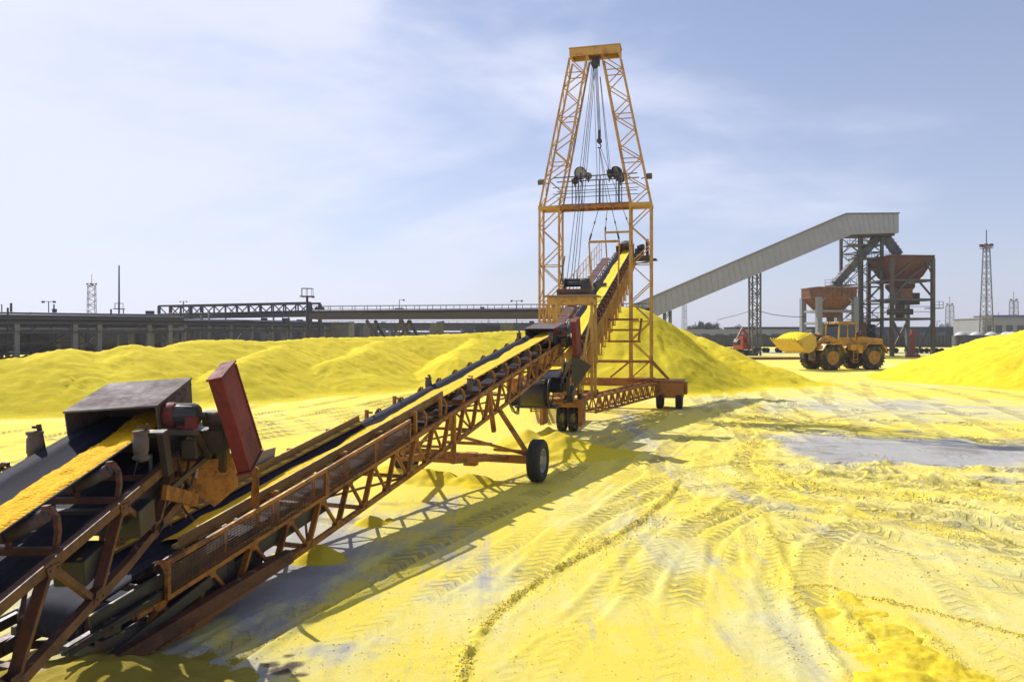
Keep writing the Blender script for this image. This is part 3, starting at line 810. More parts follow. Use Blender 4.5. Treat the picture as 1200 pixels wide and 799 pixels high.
def hood_parts(root, zb, sf, sb, hw=.465, top=.20, side=.55, m='hood', roll=0, rise=0):
    th = math.atan((zb(sb) - zb(sf)) / (sb - sf)); t = .02
    mb = MB()
    def P(u, s, d):  # d = perpendicular drop under the lid
        return V((u, s + d * math.sin(th), zb(s) + top - d * math.cos(th) + u * roll + rise * (s - sf) * (d < .1)))
    # lid
    mb.prism([P(-hw, sf, 0), P(hw, sf, 0), P(hw, sb, 0), P(-hw, sb, 0)], (0, 0, -t))
    for sx in (-1, 1):
        u = sx * (hw - .012); x = (-sx * .014, 0, 0)
        mb.prism([P(u, sf + .004, t * 1.2), P(u, sb - .004, t * 1.2), P(u, sb - .004, side), P(u, sf + .05, side)], x)
    # back plate
    mb.prism([P(-hw + .03, sb - .02, t * 1.2), P(hw - .03, sb - .02, t * 1.2), P(hw - .03, sb - .02, side), P(-hw + .03, sb - .02, side)], (0, -.014, 0))
    o = mb.obj('head_hood', M[m], root, bevel=.004)
    # folded lip and bolts
    mb = MB()
    for k in range(6):
        s = lerp(sf + .08, sb - .08, k / 5)
        for sx in (-1, 1): mb.tube(P(sx * (hw + .0), s, .06), P(sx * (hw + .014), s, .06), .012, 6)
    mb.obj('bolt_row', M['dark'], o)
    return th

def drive_parts(root, zb, s, ug=.94, lean=0, lift=0):
    """motor, gearbox and tilted red belt guard on the right of a head pulley"""
    z = zb(s)
    mb = MB()   # motor
    c = V((.66, s - .12, z + .10))
    mb.lathe([(.001, -.17), (.10, -.17), (.115, -.14), (.115, .12), (.09, .15), (.03, .15), (.03, .22), (.001, .22)], c, (1, 0, 0), 20)
    for k in range(14):
        a = 2 * PI * k / 14
        mb.box(c + V((-.01, math.cos(a) * .118, math.sin(a) * .118)), (.22, .018, .008), rotx(a + PI / 2))
    mb.cur = 1; mb.lathe([(.001, -.21), (.118, -.20), (.132, -.17), (.132, -.09), (.118, -.08)], c, (1, 0, 0), 20)
    mb.box(c + V((.0, .0, -.15)), (.12, .14, .10)); mb.box(c + V((.10, -.09, -.07)), (.11, .08, .12))
    mb.obj('drive_motor', [M['black'], M['redguard']], root, bevel=.004)
    mb = MB()   # gearbox
    mb.box((.68, s + .22, z - .22), (.26, .34, .34), rotx(.16)); mb.box((.70, s + .0, z - .24), (.16, .26, .2), rotx(.16))
    mb.tube((.50, s + .2, z - .22), (.92, s + .2, z - .22), .07, 14); mb.tube((.83, s + .2, z - .22), (.9, s + .2, z - .22), .13, 16)
    mb.obj('gearbox', M['dark'], root, bevel=.015)
    mb = MB()   # motor bracket
    mb.bar((.55, s - .28, z - .06), (.85, s - .28, z - .06), .04, .05); mb.bar((.62, s - .3, z - .05), (.62, s + .25, z - .03), .05, .04)
    mb.bar((.62, s + .25, z - .03), (.60, s + .35, z - .4), .05, .05); mb.bar((.82, s - .26, z - .06), (.84, s + .1, z - .38), .04, .04)
    mb.bar((.80, s + .1, z - .38), (.60, s - .35, z - .62), .035, .05)
    mb.obj('motor_bracket', M['dark'], root)
    R = roty(-lean) @ rotx(.27)
    mb = MB(); g0 = V((ug + .07, s + .12, z - .10 + lift))
    mb.box(g0, (.14, .56, 1.04), R)
    g = mb.obj('drive_guard', M['redguard'], root, bevel=.008)
    mb = MB()
    mb.box(g0 + R @ V((.0, 0, .535)), (.165, .60, .02), R); mb.box(g0 + R @ V((.0, 0, -.535)), (.165, .60, .02), R)
    mb.box(g0 + R @ V((.078, .26, 0)), (.012, .03, 1.02), R)
    mb.obj('guard_flange', M['redguard'], g, bevel=.003)
    mb = MB(); mb.box(g0 + R @ V((-.03, -.284, -.42)), (.045, .006, .06), R)
    mb.obj('guard_tab', M['redguard'], g)

def wheel_parts(root, c, r=.475, w=.30, side=1, name='wheel', lug=False, rim='rim', rub='rubberw'):
    """tyre + rim, axle along x"""
    e = bpy.data.objects.new(name, None); COL.objects.link(e); e.parent = root; e.location = c
    mb = MB(); h = w / 2
    prof = [(r * .56, -h * .80), (r * .66, -h * .96), (r * .82, -h), (r * .95, -h * .90), (r, -h * .72),
            (r, -h * .42), (r * .975, -h * .40), (r * .975, -h * .32), (r, -h * .30), (r, -.04 * h), (r * .975, -.03 * h), (r * .975, .03 * h), (r, .04 * h),
            (r, h * .30), (r * .975, h * .32), (r * .975, h * .40), (r, h * .42), (r, h * .72), (r * .95, h * .90), (r * .82, h), (r * .66, h * .96), (r * .56, h * .80)]
    mb.lathe(prof, (0, 0, 0), (1, 0, 0), 40)
    if lug:
        n = 22
        for k in range(n):
            for sx in (-1, 1):
                a = 2 * PI * (k + (.5 if sx > 0 else 0)) / n
                R = rotx(a) @ rotz(sx * .5)
                mb.box(rotx(a) @ V((sx * h * .52, 0, r * 1.0)), (h * 1.0, r * .10, r * .10), R)
    mb.obj('tyre', M[rub], e)
    mb = MB()
    for sg in (-1, 1):
        mb.lathe([(r * .57, sg * h * .80), (r * .54, sg * h * .84), (r * .50, sg * h * .70), (r * .46, sg * h * .50), (r * .30, sg * h * .42), (r * .22, sg * h * .62), (r * .12, sg * h * .72), (.001, sg * h * .74)], (0, 0, 0), (1, 0, 0), 28)
    for k in range(8):
        a = 2 * PI * k / 8
        for sg in (-1, 1):
            p = V((sg * h * .46, math.cos(a) * r * .3, math.sin(a) * r * .3)); mb.tube(p, p + V((sg * .03, 0, 0)), r * .035, 6)
    mb.obj('rim', M[rim], e)
    return e

def side_rollers(root, zb, s, hw=.37, dark=True, br=True):
    """pair of upright guide rollers beside the belt"""
    for sx in (-1, 1):
        z = zb(s); c = V((sx * (hw + .12), s, z - .02))
        b = MB(); b.bar((sx * (hw + .02), s + .06, z - .31), (sx * (hw + .14), s + .10, z + .20), .05, .012)
        b.bar((sx * (hw + .14), s + .09, z + .17), (sx * (hw + .11), s - .02, z + .19), .05, .02)
        b.bar((sx * (hw + .14), s + .09, z - .14), (sx * (hw + .10), s - .02, z - .14), .05, .02)
        f = b.obj('guide_bracket', M['black'], root)
        r = MB(); r.lathe([(.001, .0), (.075, .0), (.08, .02), (.062, .03), (.062, .06), (.07, .065), (.07, .20), (.06, .21), (.06, .23), (.075, .24), (.075, .265), (.001, .265)], c + V((0, 0, -.10)), (0, 0, 1), 20)
        r.obj('guide_roller', M['hood'], f)

# ---- nearest conveyor (runs in from the lower left)
z0 = lambda s: 2.36 + .165 * (s - 8.0)
c0 = thing('belt_conveyor', 'nearest rust brown belt conveyor at lower left carrying wet orange sulphur', 'conveyor', (-4.05 + .049 * 8.0, 0, 0), math.atan(.049), 'belt conveyors in the chain')
belt_parts(c0, z0, -4.0, 8.52, mat_load='load0', ids=[-3, -1.9, -.8, .3, 1.4, 2.5, 3.6, 4.7, 5.75, 6.75], bracket='brick',
           load_label='moist orange sulphur lying on the nearest conveyor belt', load_h=.07, full=True, rmat='hood', loadw=(-.12, .335))
frame_parts(c0, z0, -4.1, 8.35, lambda s: .62 - .2 * sstep((s - 6) / 3), m='brick', pan=1.15, wt=.085, wb=.05, chord=.085, u=.56, gus=True)
hood_parts(c0, z0, 7.72, 8.68, top=.245, roll=.065, rise=.07, side=.6)
drive_parts(c0, z0, 8.05, ug=1.04, lean=.21, lift=.15)
side_rollers(c0, z0, 7.28)
side_rollers(c0, z0, 4.2)
mb = MB()   # red upright plate in front of the hood, right of the belt
mb.box((.62, 7.52, z0(7.5) - .14), (.07, .12, .46), rotx(.30)); mb.box((.56, 7.46, z0(7.5) + .06), (.18, .10, .05), rotx(.2))
mb.obj('belt_stop_bracket', M['dark'], c0, bevel=.006)
mb = MB()   # chute under the head
zc = z0(8.6)
mb.prism([(.36, 8.35, zc - .42), (.36, 8.95, zc - .30), (.36, 9.05, zc - .95), (.36, 8.75, zc - 1.25)], (.012, 0, 0))
mb.prism([(-.36, 8.35, zc - .42), (-.36, 8.95, zc - .30), (-.36, 9.05, zc - .95), (-.36, 8.75, zc - 1.25)], (-.012, 0, 0))
mb.prism([(-.36, 8.95, zc - .2), (.36, 8.95, zc - .2), (.30, 9.08, zc - 1.1), (-.30, 9.08, zc - 1.1)], (0, .012, 0))
mb.obj('discharge_chute', M['orange'], c0)
mb = MB()   # big orange side plates and brackets right of the head
mb.prism([(.60, 8.5, zc - .38), (.60, 9.05, zc - .12), (.62, 9.1, zc - .62), (.60, 8.75, zc - .86)], (.014, 0, 0))
mb.bar((.44, 8.2, zc - .55), (.86, 8.35, zc - .55), .10, .09); mb.bar((.50, 8.1, zc - .62), (.62, 8.9, zc - 1.0), .06, .09)
mb.bar((.62, 7.5, zc - .70), (.64, 8.3, zc - .95), .05, .14)
mb.obj('head_bracket', M['orange'], c0)
mb = MB()   # dark side skirt and spill tray below the belt at the head
mb.prism([(.50, 6.2, z0(6.2) - .30), (.50, 8.1, z0(8.1) - .30), (.50, 8.1, z0(8.1) - .62), (.50, 6.6, z0(6.6) - .60)], (-.012, 0, 0))
mb.box((0, 7.9, z0(7.9) - .86), (.8, 1.1, .03), rotx(.16)); mb.bar((-.5, 6.9, z0(6.9) - .52), (.5, 6.9, z0(6.9) - .52), .12, .14)
mb.obj('spill_tray', M['black'], c0)
# support legs and wheels (behind the frame, left of the camera)
for sx in (-1, 1):
    mb = MB(); mb.bar((sx * .56, 2.2, z0(2.2) - .9), (sx * 1.35, 2.0, .55), .08, .08); mb.bar((sx * .56, 3.4, z0(3.4) - .9), (sx * 1.35, 2.0, .55), .06, .06)
    mb.obj('support_leg', M['brick'], c0)
mb = MB(); mb.bar((-1.5, 2, .48), (1.5, 2, .48), .12, .14); mb.obj('axle_beam', M['brick'], c0)
for sx in (-1, 1): wheel_parts(c0, (sx * 1.63, 2, .475))

rn = random.Random(4)
for k in range(7):   # hoses and cables around the nearest head
    a = V((.5 + rn.uniform(-.1, .25), 7.4 + rn.uniform(0, 1.1), z0(8) - .25 + rn.uniform(-.1, .2))); b = V((.35 + rn.uniform(-.2, .3), 7.0 + rn.uniform(.2, 1.6), z0(8) - .95 + rn.uniform(-.2, .15)))
    pts = [a.lerp(b, t / 8) + V((.06 * math.sin(t), 0, -.22 * math.sin(PI * t / 8))) for t in range(9)]
    mb = MB(); mb.path(pts, rn.uniform(.009, .02), 6); mb.obj('hose', M['black'], c0)
mb = MB(); zz = z0(8.2)
mb.box((.90, 8.25, zz - .20), (.20, .30, .26), rotx(.2)); mb.tube((.80, 8.1, zz + .02), (1.06, 8.1, zz + .02), .09, 14); mb.box((.78, 8.45, zz - .42), (.30, .20, .34), rotx(.3)); mb.bar((.95, 8.2, zz - .2), (.70, 8.6, zz - .75), .07, .09); mb.box((.92, 8.2, zz - .02), (.16, .22, .16), rotx(.2))
mb.obj('guard_mount', M['dark'], c0, bevel=.01)
mb = MB(); mb.prism([(.70, 8.3, zz - .45), (.98, 8.45, zz - .40), (1.02, 8.5, zz - .78), (.80, 8.4, zz - .98), (.62, 8.3, zz - .80)], (.01, .02, 0)); mb.obj('side_plate', M['orange'], c0)
mb = MB(); mb.box((.50, 7.15, z0(7.1) - .62), (.22, .34, .26), rotx(.16)); mb.obj('junction_box', M['black'], c0, bevel=.012)
mb = MB(); mb.box((.38, 6.4, z0(6.4) - .70), (.26, .42, .22), rotx(.16)); mb.obj('junction_box', M['black'], c0, bevel=.012)

# ---- long conveyor in the middle
A1 = -math.atan(.344)
c1 = thing('belt_conveyor', 'long orange lattice belt conveyor on rubber tyres climbing towards the crane', 'conveyor', (-.96, 17.8, 0), A1, 'belt conveyors in the chain')
z1 = lambda s: 2.42 + .158 * s
belt_parts(c1, z1, -10.7, 6.15, mat_load='load1', idl=.92, bracket='orange', load_label='yellow orange sulphur lying on the long middle conveyor belt', load_rng=(-9.3, 6.1), load_h=.075, loadw=(-.20, .35))
frame_parts(c1, z1, -10.4, 6.1, lambda s: .52 + .1 * math.sin(max(0, min(1, (s + 10) / 16)) * PI) - .18 * sstep((s - 3) / 3), m='orange', gus=True)
hood_parts(c1, z1, 5.45, 6.45)
drive_parts(c1, z1, 5.75, ug=.96)
side_rollers(c1, z1, 5.0)
for s in (-1.25,):
    side_rollers(c1, z1, s)
# mesh guard panels along the near side
mb = MB()
for (a, b) in ((-10.05, -7.0), (-7.0, -4.35)):
    u = .62; zt = lambda s: z1(s) + .06; zl = lambda s: z1(s) - .31
    mb.bar((u, a, zt(a)), (u, b, zt(b)), .04, .05); mb.bar((u, a, zl(a)), (u, b, zl(b)), .04, .05)
    mb.bar((u, a + .02, zl(a)), (u, a + .02, zt(a)), .045, .045); mb.bar((u, b - .03, zl(b)), (u, b - .03, zt(b)), .045, .045)
mb.bar((.62, -5.6, z1(-5.6) - .3), (.62, -5.6, z1(-5.6) + .05), .03, .03)
gd = mb.obj('side_guard', M['orange'], c1)
mb = MB()
s = -10.0
while s < -4.4:
    mb.tube((.62, s, z1(s) - .29), (.62, s + .001, z1(s) + .04), .004, 4, caps=False); s += .06
for k in range(11):
    dz = -.285 + k * .031
    mb.bar((.62, -10.03, z1(-10.03) + dz), (.62, -4.38, z1(-4.38) + dz), .004, .010)
mb.obj('wire_mesh', M['brick'], gd)
# skirt boards of the loading zone
for sx in (-1, 1):
    mb = MB()
    b0 = -9.6 if sx > 0 else -9.9; b1 = -2.4 if sx > 0 else -4.4
    u0 = sx * .37; 
    mb.prism([(u0, b0, z1(b0) - .02), (u0 * .72, b0, z1(b0) + .0), (u0 * .72, b0, z1(b0) + .03), (u0 * 1.05, b0, z1(b0) + .03)], (0, b1 - b0, z1(b1) - z1(b0)))
    mb.bar((sx * .37, b0, z1(b0) + .07), (sx * .37, b1, z1(b1) + .07), .02, .13)
    mb.obj('skirt_board', M['plank'], c1)
mb = MB()
mb.prism([(-.42, -8.6, z1(-8.6) + .0), (-.42, -6.8, z1(-6.8) + .02), (-.42, -6.75, z1(-6.8) + .26), (-.42, -8.6, z1(-8.6) + .48)], (-.02, 0, 0))
mb.prism([(-.42, -9.9, z1(-9.9) + .0), (-.42, -8.62, z1(-8.6) + .0), (-.42, -8.62, z1(-8.6) + .5), (-.42, -9.7, z1(-9.9) + .62)], (-.02, 0, 0))
mb.obj('feed_board', M['greybd'], c1)
for s in (-8.0, -6.3, -5.2, -3.9, -2.8):
    for sx in (-1, 1):
        mb = MB(); mb.bar((sx * .50, s, z1(s) - .32), (sx * .50, s, z1(s) + .10), .055, .06)
        mb.bar((sx * .50, s, z1(s) + .05), (sx * .38, s, z1(s) + .05), .03, .04)
        mb.obj('skirt_post', M['orange'], c1)
mb = MB()   # receiving hopper plates at the tail
for sx, h in ((-1, .42),):
    mb.prism([(sx * .46, -9.9, z1(-9.9) - .2), (sx * .46, -8.5, z1(-8.5) - .1), (sx * .56, -8.5, z1(-8.5) + h), (sx * .56, -9.8, z1(-9.9) + h)], (sx * .012, 0, 0))
mb.prism([(.46, -8.5, z1(-8.5) - .12), (.60, -8.5, z1(-8.5) - .12), (.60, -8.5, z1(-8.5) + .55), (.52, -8.5, z1(-8.5) + .60)], (0, .014, 0))
mb.obj('feed_hopper', M['orange'], c1)
# tail skid frame
mb = MB()
for sx in (-1, 1):
    mb.bar((sx * .70, -11.4, .10), (sx * .70, -8.0, .42), .12, .16); mb.bar((sx * .70, -11.0, .2), (sx * .55, -10.3, z1(-10.3) - .8), .07, .07)
    mb.bar((sx * .70, -9.0, .3), (sx * .55, -8.8, z1(-8.8) - .8), .08, .08)
mb.bar((-.75, -11.2, .12), (.75, -11.2, .12), .1, .12); mb.bar((-.75, -8.4, .36), (.75, -8.4, .36), .1, .12)
mb.obj('tail_skid', M['brick'], c1)
mb = MB()   # tail drive block between the frames
mb.box((.12, -9.2, z1(-9.2) - .62), (.70, .9, .34), rotx(.15)); mb.box((.30, -8.5, z1(-8.5) - .66), (.34, .5, .3), rotx(.15)); mb.tube((-.3, -8.9, z1(-9) - .35), (.5, -8.9, z1(-9) - .35), .10, 14)
mb.box((.52, -9.6, z1(-9.6) - .40), (.03, 1.2, .34), rotx(.15)); mb.box((.50, -7.6, z1(-7.6) - .50), (.02, 1.6, .20), rotx(.15))
mb.obj('tail_drive', M['black'], c1, bevel=.012)
mb = MB()   # tail take-up
for sx in (-1, 1):
    mb.bar((sx * .55, -11.2, z1(-11) - .28), (sx * .55, -10.0, z1(-10) - .28), .06, .10); mb.tube((sx * .62, -11.3, z1(-11) - .26), (sx * .62, -10.2, z1(-10) - .26), .018, 8)
    mb.bar((sx * .64, -10.9, z1(-10.9) - .55), (sx * .64, -9.4, z1(-9.4) - .42), .03, .12)
mb.obj('take_up_frame', M['black'], c1)
for k in range(6):   # hoses beside the tail
    a = V((.45, -9.9 + k * .35, z1(-9.5) - .35)); b = V((.3, -9.2 + rn.uniform(-.4, .9), z1(-9.4) - .95))
    pts = [a.lerp(b, t / 8) + V((.05 * math.sin(t), 0, -.12 * math.sin(PI * t / 8))) for t in range(9)]
    mb = MB(); mb.path(pts, rn.uniform(.010, .02), 6); mb.obj('hose', M['black'], c1)
mb = MB(); mb.box((-.1, -10.0, z1(-10) - .95), (.8, .6, .28), rotx(.1)); mb.tube((-.45, -9.6, z1(-9.6) - .95), (.45, -9.6, z1(-9.6) - .95), .13, 16); mb.bar((.5, -10.9, .55), (.5, -9.0, .85), .05, .14); mb.obj('gear_unit', M['black'], c1, bevel=.015)
# running gear
for sx in (-1, 1):
    mb = MB()
    mb.bar((sx * .56, .35, z1(.35) - .9), (sx * 1.38, -.0, .62), .085, .085)
    mb.bar((sx * .56, -1.9, z1(-1.9) - .92), (sx * 1.36, -.05, .60), .06, .06)
    mb.bar((sx * .56, -.3, z1(-.3) - .36), (sx * .56, .05, z1(0) - 1.35), .09, .09)
    mb.bar((sx * .56, -2.3, z1(-2.3) - .36), (sx * .56, -2.3, z1(-2.3) - 1.35), .09, .09)
    mb.bar((sx * .56, .05, .66), (sx * 1.36, -.02, .66), .06, .06)
    mb.obj('support_leg', M['orange'], c1)
mb = MB(); mb.bar((-1.42, 0, .475), (1.42, 0, .475), .15, .17); mb.bar((-.56, -2.3, z1(-2.3) - 1.3), (.56, -2.3, z1(-2.3) - 1.3), .08, .08)
mb.bar((-.56, -2.3, z1(-2.3) - 1.3), (-.9, -.05, .5), .09, .1); mb.bar((.56, -2.3, z1(-2.3) - 1.3), (.9, -.05, .5), .09, .1)
mb.bar((-.56, -.1, .8), (.56, -.1, .8), .07, .07)
mb.box((0, .02, .42), (.3, .22, .3)); mb.obj('axle_beam', M['orange'], c1, bevel=.01)
for sx in (-1, 1): wheel_parts(c1, (sx * 1.63, 0, .475))
# discharge chute at the head
zc = z1(6.2)
mb = MB()
mb.prism([(.46, 5.9, zc - .45), (.46, 6.5, zc - .35), (.5, 6.6, zc - 1.1), (.5, 6.2, zc - 1.25)], (.012, 0, 0))
mb.prism([(-.4, 6.5, zc - .2), (.45, 6.5, zc - .2), (.45, 6.65, zc - 1.1), (-.35, 6.65, zc - 1.1)], (0, .012, 0))
mb.prism([(.60, 6.0, zc - .7), (.85, 6.15, zc - .35), (1.0, 6.2, zc - .45), (.72, 6.05, zc - .95)], (0, .03, 0))
mb.obj('discharge_chute', M['crane'], c1)
mb = MB()
mb.prism([(.86, 6.0, zc - .70), (1.35, 6.4, zc - 1.05), (.95, 6.25, zc - 1.65), (.82, 6.1, zc - 1.5)], (.02, .05, 0))
mb.obj('rubber_flap', M['black'], c1)
mb = MB()
for k in range(5): mb.path([V((.56, 1.0 + k * .02, z1(1) - .85)), V((.6, 1.2 + .1 * k, z1(1) - 1.15 - .03 * k)), V((.58, 1.6 + .05 * k, z1(1) - 1.2 - .02 * k)), V((.56, 2.0, z1(2) - .9))], .008, 5)
mb.obj('hanging_hose', M['black'], c1)

# ------------------------------------------------------------------ stacker crane and boom
AC = -math.radians(14); M0 = V((3.85, 35.4, 0))
cr = thing('portal_crane', 'tall orange lattice portal crane on wheeled bogies holding up the boom conveyor', 'crane', M0, AC)
ce, se = math.cos(AC), math.sin(AC)
def loc(X, Y, z):   # world point -> crane frame
    dx, dy = X - M0.x, Y - M0.y
    return V((dx * ce + dy * se, -dx * se + dy * ce, z))
def locp(px, py, D): return loc(wx(px, D), D, wz(py, D))

def lattice(mb, c0_, c1_, w0, w1, n, ch=.09, br=.05, alt=True):
    """box lattice between two square sections (centres c0_, c1_; widths w0, w1), leaning allowed"""
    c0_, c1_ = V(c0_), V(c1_); cor = [(-1, -1), (1, -1), (1, 1), (-1, 1)]
    def P(i, t):
        w = lerp(w0, w1, t) / 2; c = c0_.lerp(c1_, t); return c + V((cor[i][0] * w, cor[i][1] * w, 0))
    for i in range(4): mb.bar(P(i, 0), P(i, 1), ch, ch)
    for k in range(n):
        t0, t1 = k / n, (k + 1) / n
        for f in range(4):
            a, b = f, (f + 1) % 4
            if (k + (f >= 2)) % 2: a, b = b, a
            q = .8 if f % 2 else 1
            mb.bar(P(a, t0), P(b, t1), br * q, br * q)
            if k % 3 == 2 and k < n - 1: mb.bar(P(a, t1), P(b, t1), br * .9, br * .9)
for sx in (-1, 1):
    mb = MB(); lattice(mb, (sx * 2.08, 0, 1.3), (sx * 2.08, 0, 9.1), .92, .92, 9, .09, .045)
    mb.obj('lower_leg', M['crane'], cr)
    mb = MB(); lattice(mb, (sx * 2.08, 0, 9.2), (sx * .74, 0, 16.0), .92, .80, 10, .08, .042)
    mb.obj('upper_leg', M['crane'], cr)
    mb = MB()
    for sy in (-1, 1):
        for a, b in (((-.5, sy * .46), (.5, sy * .46)), ):
            mb.bar((sx * 2.08 - .52, sy * .46, 9.15), (sx * 2.08 + .52, sy * .46, 9.15), .12, .16)
        mb.bar((sx * 2.08 + sy * .46, -.46, 9.15), (sx * 2.08 + sy * .46, .46, 9.15), .1, .14)
    mb.obj('knee_joint', M['crane'], cr)
mb = MB()
mb.box((0, -.36, 16.24), (2.3, .10, .34)); mb.box((0, .36, 16.24), (2.3, .10, .34)); mb.box((0, 0, 16.44), (2.36, .86, .04))
for x in (-1.1, -.35, .35, 1.1): mb.box((x, 0, 16.22), (.08, .62, .30))
mb.obj('top_beam', M['crane'], cr)
mb = MB()
mb.bar((-1.6, -.42, 9.15), (1.6, -.42, 9.15), .10, .17); mb.bar((-1.6, .42, 9.15), (1.6, .42, 9.15), .10, .17)
for k in range(9): mb.bar((-1.6 + k * .4, -.4, 9.12), (-1.6 + k * .4, .4, 9.12), .05, .08)
mb.obj('cross_beam', M['orange'], cr)
mb = MB(); mb.box((0, 0, 9.275), (3.1, .8, .02)); mb.obj('walkway_deck', M['dark'], cr)
mb = MB()
for sy in (-.5, .5):
    for z in (9.75, 10.05, 10.5): mb.tube((-1.9, sy, z), (1.95, sy, z + .04), .018 if z < 10.4 else .028, 6)
    for x in (-1.0, -.7, .1, .28, 1.0, 1.15): mb.tube((x, sy, 9.25), (x, sy, 10.5), .025, 6)
mb.obj('railing', M['greyst'], cr)
def floodlight(root, c, r, d, nm='floodlight'):
    mb = MB(); d = V(d).normalized()
    mb.lathe([(.001, -r * .9), (r * .35, -r * .85), (r * .75, -r * .45), (r * .98, .0), (r, .08), (r * .93, .08), (r * .9, .02)], c, d, 20)
    mb.cur = 1; mb.lathe([(r * .9, .02), (.001, .0)], c, d, 20)
    mb.cur = 0; mb.tube(V(c), V(c) + V((0, 0, -r - .12)), .03, 6)
    mb.obj(nm, [M['lampblk'], M['rim']], root)
for px, py, r, d in ((680.5, 203, .30, (-.3, -1, -.3)), (673.5, 211.5, .18, (.3, 1, 0)), (689.5, 206.5, .17, (0, -1, -.2)), (714, 204, .24, (-1, -.2, -.2)), (722.5, 202, .30, (-.7, -.6, -.3)), (727, 208, .24, (.8, -.5, 0))):
    floodlight(cr, locp(px, py, 35.1), r, d)
for px, py, D in ((634, 213.5, 36.0), (760.5, 206.5, 34.6)):
    p = locp(px, py, D); s_ = -1 if px < 700 else 1
    mb = MB(); mb.box(p, (.28, .24, .22), rotx(.5)); mb.bar(p, p + V((-s_ * .35, 0, -.1)), .05, .05)
    mb.obj('small_lamp', M['greyst'], cr, bevel=.02)
# base: girder, bogies
mb = MB()
mb.box((0, 0, 1.14), (6.3, .34, .36)); 
for sx in (-1, 1):
    mb.box((sx * 2.08, 0, 1.32), (1.2, 1.1, .06))
    mb.bar((sx * 2.55, -.46, 2.1), (sx * 3.3, -.1, 1.3), .08, .09); mb.bar((sx * 2.55, .46, 2.1), (sx * 3.3, .1, 1.3), .07, .08)
    mb.bar((sx * 1.6, -.46, 2.08), (sx * .7, -.1, 1.35), .06, .07)
mb.bar((-2.5, -.48, 2.08), (2.5, -.48, 2.08), .09, .10); mb.bar((-2.5, .48, 2.08), (2.5, .48, 2.08), .08, .09)
mb.obj('base_girder', M['orange'], cr)
for sx in (-1, 1):
    mb = MB()
    mb.box((sx * 3.35, 0, .86), (1.25, 1.5, .72)); mb.box((sx * 4.05, .2, .9), (.16, 1.3, .5)); mb.box((sx * 3.35, 0, 1.25), (1.35, 1.6, .05))
    mb.obj('bogie_box', M['orange'], cr, bevel=.02)
    for q in (-.42, .42):
        wheel_parts(cr, (sx * 3.35 + q, -.35, .45), .45, .30, rub='rubberw'); wheel_parts(cr, (sx * 3.35 + q, .55, .45), .45, .30, rub='rubberw')
# front carriage under the boom tail
fx, fy = loc(1.75, 26.4, 0).x, loc(1.75, 26.4, 0).y
mb = MB()
mb.box((fx, fy, .98), (1.5, 1.0, .26)); mb.box((fx + .66, fy, .62), (.12, .9, .8)); mb.box((fx - .66, fy, .62), (.12, .9, .8))
mb.bar((fx - .5, fy + .4, 1.05), (fx - .5, fy + 4.0, 1.05), .16, .24); mb.bar((fx + .6, fy + .4, 1.05), (fx + .6, fy + 4.0, 1.05), .16, .24)
mb.bar((fx - .6, fy + 3.9, 1.02), (fx + .7, fy + 3.9, 1.02), .16, .22)
mb.bar((fx + .3, fy - 1.4, 1.15), (fx + .3, fy - .2, 1.12), .10, .10); mb.bar((fx - .5, fy - 1.4, 1.15), (fx - .5, fy - .2, 1.12), .10, .10)
mb.bar((fx - .9, fy - 1.4, 1.15), (fx + .7, fy - 1.4, 1.15), .1, .06)
mb.obj('front_carriage', M['orange'], cr, bevel=.01)
for q in (-.02, .36): wheel_parts(cr, (fx + q, fy - .0, .45), .45, .30, rub='rubberdust')
# diagonal lattice outriggers
def outrigger(a, b, w, h, n, nm, m):
    a, b = V(a), V(b); mb = MB(); d = (b - a).normalized(); x = d.cross(V((0, 0, 1))).normalized()
    for sx in (-1, 1):
        for zz in (0, h): mb.bar(a + x * sx * w / 2 + V((0, 0, zz)), b + x * sx * w / 2 + V((0, 0, zz)), .07, .08)
    for k in range(n):
        p, q = a.lerp(b, k / n), a.lerp(b, (k + 1) / n); mid = a.lerp(b, (k + .5) / n)
        for sx in (-1, 1):
            o = x * sx * w / 2
            mb.bar(p + o, mid + o + V((0, 0, h)), .045, .045); mb.bar(mid + o + V((0, 0, h)), q + o, .045, .045)
            mb.bar(mid + o, mid + o + V((0, 0, h)), .03, .03)
        mb.bar(p + x * w / 2 + V((0, 0, h)), q - x * w / 2 + V((0, 0, h)), .035, .035); mb.bar(p - x * w / 2, p + x * w / 2, .035, .035)
        mb.bar(p - x * w / 2 + V((0, 0, h)), p + x * w / 2 + V((0, 0, h)), .05, .05)
    mb.obj(nm, m, cr)
outrigger(loc(2.85, 28.6, .42), loc(6.35, 34.3, .62), .55, .56, 11, 'outrigger', M['orange'])
outrigger(loc(1.0, 28.9, .42), loc(.9, 35.2, .62), .55, .56, 11, 'outrigger', M['orange'])
# winch gantry straddling the boom
gx, gy = loc(2.22, 28.4, 0).x, loc(2.22, 28.4, 0).y
mb = MB()
for sy in (-.45, .45):
    mb.bar((gx - .78, gy + sy, 1.0), (gx - .78, gy + sy, 4.45), .09, .09); mb.bar((gx + .80, gy + sy, 1.0), (gx + .80, gy + sy, 4.45), .10, .10)
    mb.bar((gx - .84, gy + sy, 4.53), (gx + .86, gy + sy, 4.53), .10, .27)
mb.bar((gx - .5, gy - .45, 1.0), (gx - .5, gy - .45, 4.4), .09, .09)
mb.bar((gx - .78, gy - .45, 4.5), (gx - .78, gy + .45, 4.5), .1, .2); mb.bar((gx + .8, gy - .45, 4.5), (gx + .8, gy + .45, 4.5), .1, .2)
mb.bar((gx + .84, gy - .5, 4.35), (gx + .6, gy - 1.6, 2.2), .06, .08)
mb.bar((gx - .84, gy - .5, 4.4), (gx - 1.1, gy - .4, 2.4), .05, .06); mb.bar((gx - .84, gy + .5, 4.4), (gx - 1.2, gy + .8, 2.4), .05, .06)
